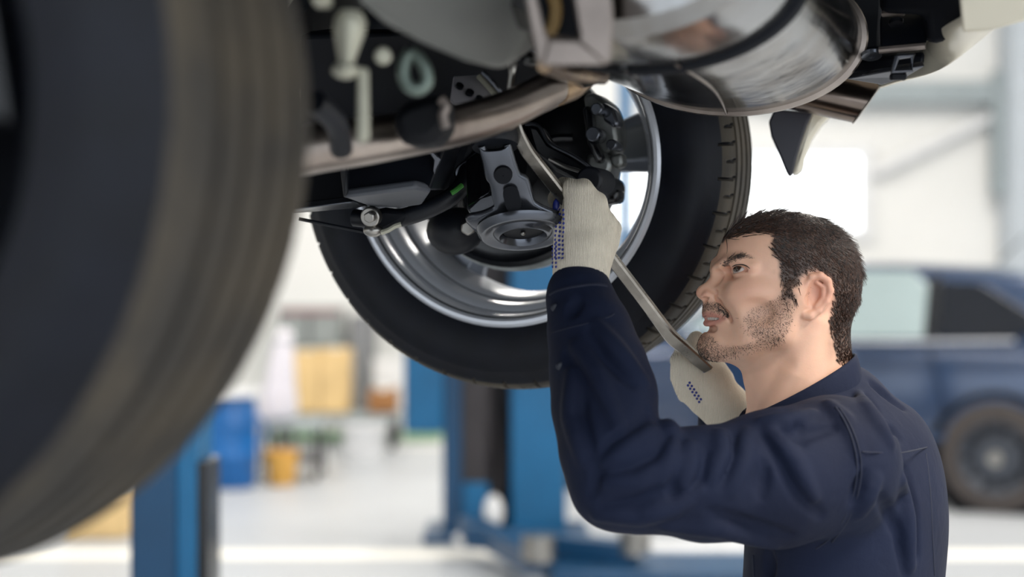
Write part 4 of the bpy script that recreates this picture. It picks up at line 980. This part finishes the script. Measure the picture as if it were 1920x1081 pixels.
# scalp strands
ids = np.where(hm & (Vp < 684))[0]
area_pick = np.random.choice(ids, 17000, replace=True)
jit = np.random.normal(0, .0012, (17000, 3)); nn = nrm[area_pick]; jit -= nn*np.sum(jit*nn, 1)[:, None]
roots = HW[area_pick]+jit-nn*.001
u, v = U[area_pick], Vp[area_pick]
ang = np.zeros(len(u))                            # flow angle in image plane, 0 = right (back), 90 = down
top = np.clip((470-v)/60, 0, 1); back = np.clip((u-1540)/70, 0, 1); burn = np.clip((v-500)/40, 0, 1)*(u < 1515); fr = np.clip((1420-u)/60, 0, 1)*np.clip((470-v)/30, 0, 1)
ang = 38*(1-top)+8*top; ang = ang*(1-back)+72*back; ang = ang*(1-burn)+80*burn
frf = (np.random.rand(len(u)) < fr*.5) & (v < 436); ang = np.where(frf, 165+np.random.normal(0, 14, len(u)), ang)
hvp = HV[area_pick]; ang = ang+9*np.sin(hvp[:, 0]*.11+hvp[:, 1]*.07+1.3*np.sin(hvp[:, 2]*.09))+7*np.sin(hvp[:, 1]*.19-hvp[:, 2]*.13)+np.random.normal(0, 6, len(u))
a = np.radians(ang); d3 = np.stack([np.cos(a), np.zeros_like(a), -np.sin(a)], 1)
d3[:, 0], d3[:, 1] = d3[:, 0]*cy_, d3[:, 0]*sy_
side_ = np.sign(HV[area_pick][:, 2])[:, None]
fl = tang(d3, nn)
ln_ = np.where(v < 470, .040, .030)*(.7+.6*np.random.rand(len(u))); ln_ = np.where(frf, .016, ln_); ln_ = np.where((burn > .3) | (v > 610), .011, ln_)
edge = np.clip(soft(hm, 6)[area_pick]*1.4-.35, .15, 1)
hair = strands('hair', roots, {'n': nn, 'f': fl}, ln_, (.0108*edge*np.where(v > 600, .45, 1)*(.85+.35*np.sin(hvp[:, 0]*.13+hvp[:, 2]*.17)*np.sin(hvp[:, 1]*.15+1)))[:, None], .00062, M_hair, person, 5, .06)
tag(hair, 'short dark brown hair swept back')
# beard, moustache, brows
def patch(name, mask, n, ang0, angj, ln0, lift, wid, m_, burnfade=None):
    ids = np.where(mask)[0]; pk = np.random.choice(ids, n); nn = nrm[pk]
    j = np.random.normal(0, .0011, (n, 3)); j -= nn*np.sum(j*nn, 1)[:, None]
    a = np.radians((ang0(U[pk], Vp[pk]) if callable(ang0) else ang0)+np.random.normal(0, angj, n)); d = np.stack([np.cos(a), np.zeros(n), -np.sin(a)], 1)
    return strands(name, HW[pk]+j, {'n': nn, 'f': tang(d, nn)}, ln0*(.6+.8*np.random.rand(n)), lift, wid, m_, person, 3, .25)
frontf = lambda u, v: np.where(u < 1350, 100, 105)
bd = patch('beard', bm1, 5200, frontf, 24, .0088, .0026, .0005, M_beard); tag(bd, 'short dark stubble beard along the jaw')
mo = patch('moustache', bm2, 900, lambda u, v: np.where(u < 1322, 110, 75), 18, .0072, .0018, .00046, M_beard)
bw = patch('eyebrow', inpoly(U, Vp, BROW) & (Vp < 505), 560, lambda u, v: np.where(u < 1395, -22, 15), 12, .0075, .0012, .0004, M_browm)
# ---- eyes with iris and pupil
def eye_obj(sign):
    cc = h2w(EYE[0], EYE[1], EYE[2]*sign); gaze = Vector((-0.66, -.60 if sign > 0 else -.2, .40)).normalized()
    r = ER/HS; k = MB(); sphere(k, cc, r, (gaze.orthogonal().normalized(), gaze.cross(gaze.orthogonal().normalized()), gaze), 28, 28)
    o = k.build('eyeball', None, person)
    cl = []
    for v_ in o.data.vertices:
        an = math.degrees((v_.co-cc).normalized().angle(gaze)) if True else 0
        cl += [*(rgb(10, 9, 9)[:3] if an < 12 else rgb(54, 36, 27)[:3] if an < 33 else rgb(26, 19, 16)[:3] if an < 37 else rgb(176, 158, 148)[:3]), 1]
    ca = o.data.color_attributes.new('tone', 'FLOAT_COLOR', 'POINT'); ca.data.foreach_set('color', cl)
    m = bpy.data.materials.new('eye'); m.use_nodes = True; b = m.node_tree.nodes['Principled BSDF']; at = m.node_tree.nodes.new('ShaderNodeAttribute'); at.attribute_name = 'tone'
    m.node_tree.links.new(at.outputs['Color'], b.inputs['Base Color']); b.inputs['Roughness'].default_value = .12; b.inputs['Coat Weight'].default_value = .8
    o.data.materials.append(m); return o
eye_obj(1); eye_obj(-1)
# lash line and upper lid edge
def hhit(px, py):
    for c in np.arange(112, 2, -.6):
        if HF.at(hp(px, py, c)) < 0: return h2w(*hp(px, py, c+.3))
ll = [hhit(x, y) for x, y in ((1373, 500), (1377, 497.5), (1383, 496), (1391, 495.8), (1399, 498), (1406, 503))]; ll = [z for z in ll if z]
if len(ll) > 2:
    k = MB(); k.tube(ll, [.0004]+[.0009]*(len(ll)-2)+[.0004], 6, 4); k.build('lash_line', M_browm, person)
# teeth
k = MB(); pts = [h2w(*hp(x, y, c)) for x, y, c in ((1327, 595, 2), (1331, 595, 12), (1341, 595, 22), (1354, 595, 30))]
for i in range(8):
    t_ = i/7; j = min(int(t_*3), 2); f_ = t_*3-j; p = pts[j].lerp(pts[j+1], f_); sphere(k, p, (.0030, .0028, .0042), nu=10, nv=6)
k.build('teeth', mat('tooth_enamel', rgb(190, 180, 170), .3, var=.04), person)

# ---- shirt
SH = .0035
SF = Field((.03, 1.80, .80), (.62, 2.66, 1.31), SH)
def sp(px, py, d, r=None):
    p = P(px, py, d); return (p.x, p.y, p.z) if r is None else (p.x, p.y, p.z, r)
phi = math.radians(24)
fwd = np.array([-math.cos(phi), math.sin(phi), 0]); lft = np.array([-math.sin(phi), -math.cos(phi), 0])
RT = [fwd, lft, np.array([0, 0, 1])]
SF.ell(sp(1578, 1140, 2.27), (.132, .185, .34), .03, R=RT)                 # trunk
SF.ell(sp(1592, 950, 2.27), (.118, .185, .14), .04, R=RT)                   # chest
SF.ell(sp(1648, 876, 2.27), (.05, .12, .068), .04, R=RT)                  # upper back
SF.ell(sp(1690, 980, 2.29), (.05, .11, .15), .04, R=RT)                   # back lower
SF.poly([sp(1562, 858, 2.09, .064), sp(1556, 838, 2.20, .060), sp(1545, 832, 2.30, .060), sp(1520, 850, 2.45, .066)], .04)   # shoulder girdle
SF.poly([sp(1515, 792, 2.25, .060), sp(1540, 840, 2.25, .075)], .04)        # neck root
# near sleeve
SF.poly([sp(1560, 872, 2.10, .088), sp(1450, 897, 2.055, .083), sp(1320, 907, 2.02, .067), sp(1215, 897, 2.0, .062), sp(1168, 884, 2.0, .060)], .03, k2=.02)
SF.poly([sp(1168, 890, 2.0, .057), sp(1146, 840, 2.01, .060), sp(1132, 760, 2.04, .061), sp(1122, 690, 2.07, .058), sp(1105, 620, 2.10, .050), sp(1088, 560, 2.13, .040), sp(1086, 546, 2.14, .038)], .012, k2=.02)
SF.ell(sp(1182, 728, 2.045), (.028, .035, .030), .02)                      # forearm bulge
SF.ell(sp(1150, 925, 2.0), (.045, .045, .04), .03)                         # elbow point
# far sleeve
SF.poly([sp(1520, 840, 2.45, .075), sp(1440, 905, 2.47, .065), sp(1395, 850, 2.44, .05), sp(1362, 790, 2.41, .042)], .02, k2=.02)
BASE = Field.__new__(Field); BASE.__dict__ = dict(SF.__dict__); BASE.D = SF.D.copy()
def on(px, py, back=0.0): return BASE.hit(px, py, back=back)
def fold(pix, r, k_, op, back=0.0):
    pts = []
    n = len(pix)
    dens = []
    for i in range(n-1):
        for s_ in range(4): dens.append((pix[i][0]+(pix[i+1][0]-pix[i][0])*s_/4, pix[i][1]+(pix[i+1][1]-pix[i][1])*s_/4))
    dens.append(pix[-1]); m_ = len(dens)
    for i, (x, y) in enumerate(dens):
        q_ = on(x, y, back)
        if q_ is None: continue
        tp_ = .45+.55*math.sin(math.pi*(i+.6)/(m_+.2)); pts.append((q_.x, q_.y, q_.z, r*tp_))
    if len(pts) > 1: SF.poly(pts, k_, op)
GV = [  # grooves (dark creases)
    [(1277, 822), (1268, 858), (1257, 900), (1268, 930), (1292, 926), (1314, 892), (1326, 850)],
    [(1152, 888), (1200, 880), (1244, 848), (1264, 808)], [(1108, 925), (1118, 890), (1146, 842), (1196, 798), (1216, 770)],
    [(1126, 950), (1186, 946), (1232, 926), (1254, 886)], [(1426, 812), (1470, 866), (1500, 926), (1542, 968)], [(1434, 866), (1428, 930)],
    [(1105, 616), (1138, 668), (1186, 716)], [(1080, 560), (1070, 585)], [(1626, 742), (1650, 780), (1686, 818)], [(1640, 720), (1690, 760)],
    [(1622, 892), (1602, 940)], [(1378, 815), (1372, 860), (1350, 905)], [(1480, 770), (1500, 800), (1506, 830)], [(1060, 660), (1100, 700), (1140, 790)], [(1700, 880), (1715, 950), (1722, 1040)],
    [(1440, 1040), (1440, 1081)], [(1560, 800), (1500, 812), (1450, 806)], [(1650, 930), (1690, 1000), (1700, 1075)], [(1090, 700), (1085, 780), (1108, 850)], [(1330, 960), (1400, 985), (1480, 1005)]]
for g_ in GV: fold(g_, .012, .006, 's', back=-.004)
RG = [
    [(1262, 830), (1254, 862), (1242, 898)], [(1294, 836), (1290, 870), (1282, 905)], [(1350, 812), (1352, 850), (1336, 896)], [(1140, 905), (1196, 900), (1240, 872)], [(1135, 868), (1172, 842), (1222, 806)],
    [(1120, 965), (1196, 968), (1260, 952), (1310, 920)], [(1446, 808), (1490, 866), (1524, 930)], [(1250, 795), (1262, 815)], [(1120, 610), (1160, 660), (1206, 716)], [(1554, 758), (1584, 790), (1606, 846)],
    [(1612, 742), (1640, 790), (1668, 830)], [(1080, 650), (1118, 700), (1160, 800)], [(1690, 900), (1700, 970), (1706, 1060)], [(1640, 900), (1612, 960)], [(1400, 812), (1396, 860), (1372, 920)], [(1520, 776), (1470, 790), (1430, 790)], [(1072, 700), (1070, 780), (1092, 860)], [(1250, 985), (1350, 990), (1450, 1020)]]
for g_ in RG: fold(g_, .012, .009, 'u', back=.004)
# cut the shirt around the neck so that skin shows
SF.poly([sp(1486, 690, 2.25, .060), sp(1494, 760, 2.25, .058)], .006, 's')
SV, SFc = SF.mesh(lap=1)
def fabric(name, c1, c2, sc=900.0):
    m = mat(name, c1, .82, var=.1, vscale=4, col2=c2, spec=.25)
    nt = m.node_tree; b = nt.nodes['Principled BSDF']; tc = nt.nodes['Texture Coordinate']
    n1 = nt.nodes.new('ShaderNodeTexNoise'); n1.inputs['Scale'].default_value = 38; n1.inputs['Detail'].default_value = 5; n1.inputs['Distortion'].default_value = .4; nt.links.new(tc.outputs['Object'], n1.inputs['Vector'])
    n2 = nt.nodes.new('ShaderNodeTexNoise'); n2.inputs['Scale'].default_value = sc; nt.links.new(tc.outputs['Object'], n2.inputs['Vector'])
    b1 = nt.nodes.new('ShaderNodeBump'); b1.inputs['Strength'].default_value = .25; b1.inputs['Distance'].default_value = .006; nt.links.new(n1.outputs['Fac'], b1.inputs['Height'])
    b2 = nt.nodes.new('ShaderNodeBump'); b2.inputs['Strength'].default_value = .25; b2.inputs['Distance'].default_value = .001; nt.links.new(n2.outputs['Fac'], b2.inputs['Height']); nt.links.new(b1.outputs['Normal'], b2.inputs['Normal'])
    nt.links.new(b2.outputs['Normal'], b.inputs['Normal'])
    b.inputs['Sheen Weight'].default_value = .0; b.inputs['Sheen Roughness'].default_value = .5
    return m
M_navy = fabric('navy_cotton', rgb(13, 23, 47), rgb(10, 17, 38))
shirt = npobj('shirt', SV, SFc, M_navy, person); tag(shirt, 'navy cotton work shirt with rolled folds at the elbow')
M_thread = mat('navy_thread', rgb(12, 20, 42), .8, var=.1)
def seam(name, pix, r, m_=M_thread, par=shirt):
    pts = [SF.hit(x, y, back=-.0002) for x, y in pix]; pts = [q_ for q_ in pts if q_ is not None]
    if len(pts) > 1:
        k = MB(); k.tube(pts, r, 6, 4); k.build(name, m_, par)
seam('armhole_seam', [(1566, 762), (1584, 790), (1600, 830), (1607, 875), (1600, 925), (1580, 975), (1552, 1012), (1530, 1028)], .0012)
seam('armhole_seam', [(1574, 764), (1592, 792), (1608, 832), (1615, 876), (1608, 928), (1588, 978), (1560, 1016)], .0012)
seam('yoke_seam', [(1616, 846), (1650, 848), (1690, 848), (1738, 838)], .0009)
seam('back_seam', [(1736, 850), (1744, 920), (1748, 1000), (1752, 1078)], .0012)
seam('cuff_seam', [(1034, 624), (1060, 616), (1100, 606), (1140, 594), (1152, 588)], .0011)
seam('cuff_edge', [(1031, 552), (1050, 543), (1085, 536), (1120, 533), (1138, 536)], .0022)
seam('placket', [(1412, 1040), (1413, 1060), (1414, 1080)], .0016)
for x, y in ((1040, 576), (1050, 686)):
    q_ = SF.hit(x, y)
    if q_:
        k = MB(); sphere(k, q_, (.0055, .0022, .0055)); k.build('button', mat('dark_button', rgb(12, 18, 34), .5), shirt)
# collar: folded band round the neck
k = MB(); cr = []; NC = 44
cc = P(1496, 742, 2.25)
for i in range(NC+1):
    a = math.radians(-160+320*i/NC)                # 0 = nape, +-180 = throat
    ex, ey = math.cos(a), math.sin(a)
    ra = .078; rc = .072
    p = cc+Vector((ex*ra, -ey*rc*-1, 0))+Z3*(ex*.036-.004)
    out = Vector((ex, ey, 0)).normalized()
    hgt = .021+.007*ex
    cr.append([p-out*.002-Z3*hgt*.6, p-out*.004+Z3*hgt*.8, p-out*.001+Z3*hgt, p+out*.004+Z3*hgt*.9, p+out*.011-Z3*hgt*.55, p+out*.013-Z3*hgt*1.1, p+out*.008-Z3*hgt*1.1])
k.loft(cr, close=True, caps=True); col_ = k.build('collar', M_navy, shirt, sub=1)
# trousers and boots (kneeling)
TF = Field((.05, 1.95, -.01), (.95, 2.66, .86), .009)
TF.ell(sp(1585, 1330, 2.27), (.14, .19, .17), .03, R=RT)
hip = np.array(P(1585, 1340, 2.27))
for s_ in (-1, 1):
    h0 = hip+lft*.095*s_; kn_ = np.array([h0[0], h0[1], 0])+fwd*.12*(1 if s_ > 0 else 1.0)+np.array([0, 0, .095]); an_ = kn_-fwd*.43+np.array([0, 0, -.01])
    TF.poly([(*h0, .095), (*kn_, .08)], .03); TF.poly([(*kn_, .075), (*an_, .055)], .03)
TV, TFc = TF.mesh(lap=1)
npobj('trousers', TV, TFc, M_navy, person)
for s_ in (-1, 1):
    h0 = hip+lft*.095*s_; kn_ = np.array([h0[0], h0[1], 0])+fwd*.12+np.array([0, 0, .095]); an_ = kn_-fwd*.43
    BF = Field(an_-np.array([.32, .2, .1]), an_+np.array([.35, .2, .12]), .008)
    b0 = an_-fwd*.02; b1 = an_-fwd*.10+np.array([0, 0, -.035]); b2 = b1-fwd*.02+np.array([0, 0, .0])
    BF.poly([(*(an_), .062), (*(an_-fwd*.07), .06)], .02); BF.poly([(*(an_-fwd*.07), .055), (*(an_-fwd*.10+np.array([0, 0, -.04])), .046)], .03)
    V_, F_ = BF.mesh(lap=1); npobj('boot', V_, F_, M_black, person)

# ---- pry bar
M_bar = mat('forged_steel', rgb(146, 141, 134), .28, 1.0, var=.25, vscale=22, rvar=.1, bump=.06, bscale=70)
def pry_bar():
    path = [(966, 232, 2.125), (972, 252, 2.13), (988, 282, 2.14), (1006, 306, 2.15), (1060, 374, 2.175), (1100, 424, 2.195), (1150, 488, 2.215), (1205, 560, 2.24), (1244, 612, 2.258), (1262, 634, 2.268), (1285, 654, 2.28), (1312, 678, 2.30), (1328, 692, 2.31)]
    pts = [P(*z) for z in path]; hw = [.0085, .0095, .0095, .009, .0086, .0085, .0085, .0085, .009, .010, .0095, .009, .008]; ht = [.002, .0035, .0048, .0052, .0052, .0052, .0052, .0052, .0052, .005, .0045, .004, .003]
    pts, hw2 = smooth_path(pts, hw, 4); _, ht2 = smooth_path([P(*z) for z in path], ht, 4)
    k = MB(); rings = []
    for i, p in enumerate(pts):
        t_ = (pts[min(i+1, len(pts)-1)]-pts[max(i-1, 0)]).normalized()
        vw = (Vector((0, 0, CZ))-p).normalized(); sd = t_.cross(vw).normalized(); up = sd.cross(t_).normalized()
        rot = Matrix.Rotation(math.radians(32), 3, t_); sd = rot @ sd; up = rot @ up
        w_, h_ = hw2[i], ht2[i]; b_ = .0022
        sec = [(-w_, -h_+b_), (-w_, h_-b_), (-w_+b_, h_), (w_-b_, h_), (w_, h_-b_), (w_, -h_+b_), (w_-b_, -h_), (-w_+b_, -h_)]
        rings.append([p+sd*x+up*y for x, y in sec])
    k.loft(rings); o = k.build('pry_bar', M_bar, None, auto=30)
    tag(o, 'long bare steel pry bar with bent ends held in both gloves', 'pry bar')
pry_bar()

# ---- gloves
def knit(name):
    m = mat(name, rgb(226, 216, 198), .9, var=.05, vscale=25, spec=.15)
    nt = m.node_tree; b = nt.nodes['Principled BSDF']; tc = nt.nodes['Texture Coordinate']
    wv = nt.nodes.new('ShaderNodeTexWave'); wv.inputs['Scale'].default_value = 150; wv.inputs['Distortion'].default_value = 2.0; wv.inputs['Detail'].default_value = 1.5; wv.bands_direction = 'X'
    nt.links.new(tc.outputs['Object'], wv.inputs['Vector'])
    n = nt.nodes.new('ShaderNodeTexNoise'); n.inputs['Scale'].default_value = 420; nt.links.new(tc.outputs['Object'], n.inputs['Vector'])
    ad = nt.nodes.new('ShaderNodeMath'); ad.operation = 'ADD'; nt.links.new(wv.outputs['Fac'], ad.inputs[0]); nt.links.new(n.outputs['Fac'], ad.inputs[1])
    bp = nt.nodes.new('ShaderNodeBump'); bp.inputs['Strength'].default_value = .8; bp.inputs['Distance'].default_value = .0016
    nt.links.new(ad.outputs[0], bp.inputs['Height']); nt.links.new(bp.outputs['Normal'], b.inputs['Normal'])
    return m
M_glove = knit('glove_knit'); M_dot = mat('dot_blue', rgb(34, 46, 128), .45, var=.1)
def pv(px, py, d, r): return (*P(px, py, d), r)
GF = Field((.04, 2.04, 1.27), (.17, 2.31, 1.45), .0023)
# near hand: back of the hand towards the viewer, fingers closed round the bar on the far side
for (kx, ky, kd, r) in ((1072, 358, 2.168, .0135), (1096, 360, 2.16, .0145), (1118, 384, 2.16, .0150), (1134, 420, 2.168, .0150)):
    GF.poly([pv(1090, 500, 2.155, .022), pv((kx+1090)/2, (ky+500)/2, 2.157, .020), pv(kx, ky, kd, r)], .014)
FING = [((1070, 350, 2.172), (1056, 346, 2.215), (1040, 372, 2.225), (1046, 392, 2.185)), ((1094, 352, 2.168), (1082, 352, 2.225), (1058, 382, 2.235), (1058, 408, 2.20)), ((1120, 378, 2.168), (1108, 376, 2.23), (1082, 412, 2.24), (1078, 436, 2.205)), ((1138, 418, 2.172), (1130, 408, 2.23), (1104, 440, 2.24), (1096, 462, 2.205))]
for f_, r in zip(FING, (.0105, .0118, .0122, .012)):
    GF.poly([pv(*f_[0], r*1.1), pv(*f_[1], r), pv(*f_[2], r*.96), pv(*f_[3], r*.85)], .004)
GF.poly([pv(1120, 486, 2.17, .020), pv(1138, 452, 2.19, .017), pv(1148, 428, 2.215, .013), pv(1120, 400, 2.235, .0115)], .010)     # thumb, on the far right side
GF.ell(sp(1108, 440, 2.165), (.030, .022, .042), .012)
GF.ell(sp(1062, 450, 2.168), (.017, .022, .040), .012)                     # little-finger edge
GF.poly([pv(1088, 536, 2.145, .0365), pv(1090, 505, 2.15, .0375), pv(1092, 480, 2.155, .036)], .012)  # cuff
GF.poly([pv(1056, 372, 2.165, .003), pv(1052, 430, 2.150, .003), pv(1054, 480, 2.13, .003)], .006, 's')  # seam crease
GV_, GFc = GF.mesh(lap=1)
glove = npobj('glove', GV_, GFc, M_glove, person); tag(glove, 'cream knitted glove with blue dots gripping the middle of the bar')
def dots(field, pix, r, par, name='grip_dots'):
    k = MB()
    for x, y in pix:
        q_ = field.hit(x, y, d0=2.0, d1=2.6)
        if q_: sphere(k, q_, (r, r, r), nu=8, nv=6)
    if k.v:
        o = k.build(name, M_dot, par); o['kind'] = 'stuff'
px_ = []
for j in range(3):
    for i in range(12): px_.append((1043+j*7+abs(i-3)*-.1+(0 if i < 6 else -1), 392+i*8.2+j*1.0))
for i in range(7):
    for j in range(2): px_.append((1037+j*6, 455+i*7.5))
dots(GF, px_, .0019, glove)
k = MB(); q_ = GF.hit(1043, 388)
if q_: sphere(k, q_+Vector((0, .002, 0)), (.005, .004, .011)); k.build('palm_patch', M_dot, glove)
# knitted ribs of the cuff
k = MB()
for i in range(12):
    x0 = 1042+i*8.4; pts = [GF.hit(x0+(1090-x0)*.02*j, 530-j*9, back=.0006) for j in range(4)]; pts = [z for z in pts if z]
    if len(pts) > 2: k.tube(pts, .0016, 6, 2)
if k.v: k.build('cuff_ribs', M_glove, glove)

GF2 = Field((.20, 2.22, 1.055), (.37, 2.50, 1.25), .0024)
for (kx, ky, kd, r) in ((1296, 672, 2.335, .014), (1284, 684, 2.33, .014), (1282, 704, 2.33, .0135), (1290, 728, 2.335, .0125)):
    GF2.poly([pv(1360, 762, 2.36, .024), pv((kx+1360)/2, (ky+762)/2, 2.345, .022), pv(kx, ky, kd, r*1.05)], .024)
for f_, r in zip((((1296, 668, 2.335), (1282, 655, 2.37), (1312, 664, 2.38), (1330, 690, 2.36)), ((1282, 682, 2.335), (1272, 676, 2.37), (1302, 680, 2.385), (1326, 704, 2.36)), ((1280, 706, 2.335), (1272, 708, 2.37), (1300, 712, 2.385), (1322, 722, 2.365)), ((1288, 730, 2.335), (1284, 740, 2.365), (1304, 744, 2.38), (1322, 742, 2.365))), (.0125, .0125, .012, .011)):
    GF2.poly([pv(*f_[0], r*1.1), pv(*f_[1], r), pv(*f_[2], r*.95), pv(*f_[3], r*.85)], .009)
GF2.poly([pv(1352, 712, 2.37, .019), pv(1326, 664, 2.37, .014), pv(1306, 636, 2.36, .0125), pv(1296, 646, 2.345, .010)], .008)
GF2.ell(sp(1335, 722, 2.35), (.030, .022, .032), .012)
GF2.poly([pv(1376, 790, 2.38, .033), pv(1358, 762, 2.36, .030)], .012)
GF2.poly([pv(1288, 712, 2.305, .0025), pv(1302, 736, 2.305, .0025), pv(1322, 758, 2.31, .0025)], .006, 's')
V_, F_ = GF2.mesh(lap=1)
glove2 = npobj('glove', V_, F_, M_glove, person); tag(glove2, 'cream knitted glove below the chin holding the bent end of the bar')
dots(GF2, [(1290+i*4.2+j*3, 722+i*6.2-j*5) for i in range(6) for j in range(2)]+[(1316, 690), (1322, 684), (1320, 696)], .0019, glove2)
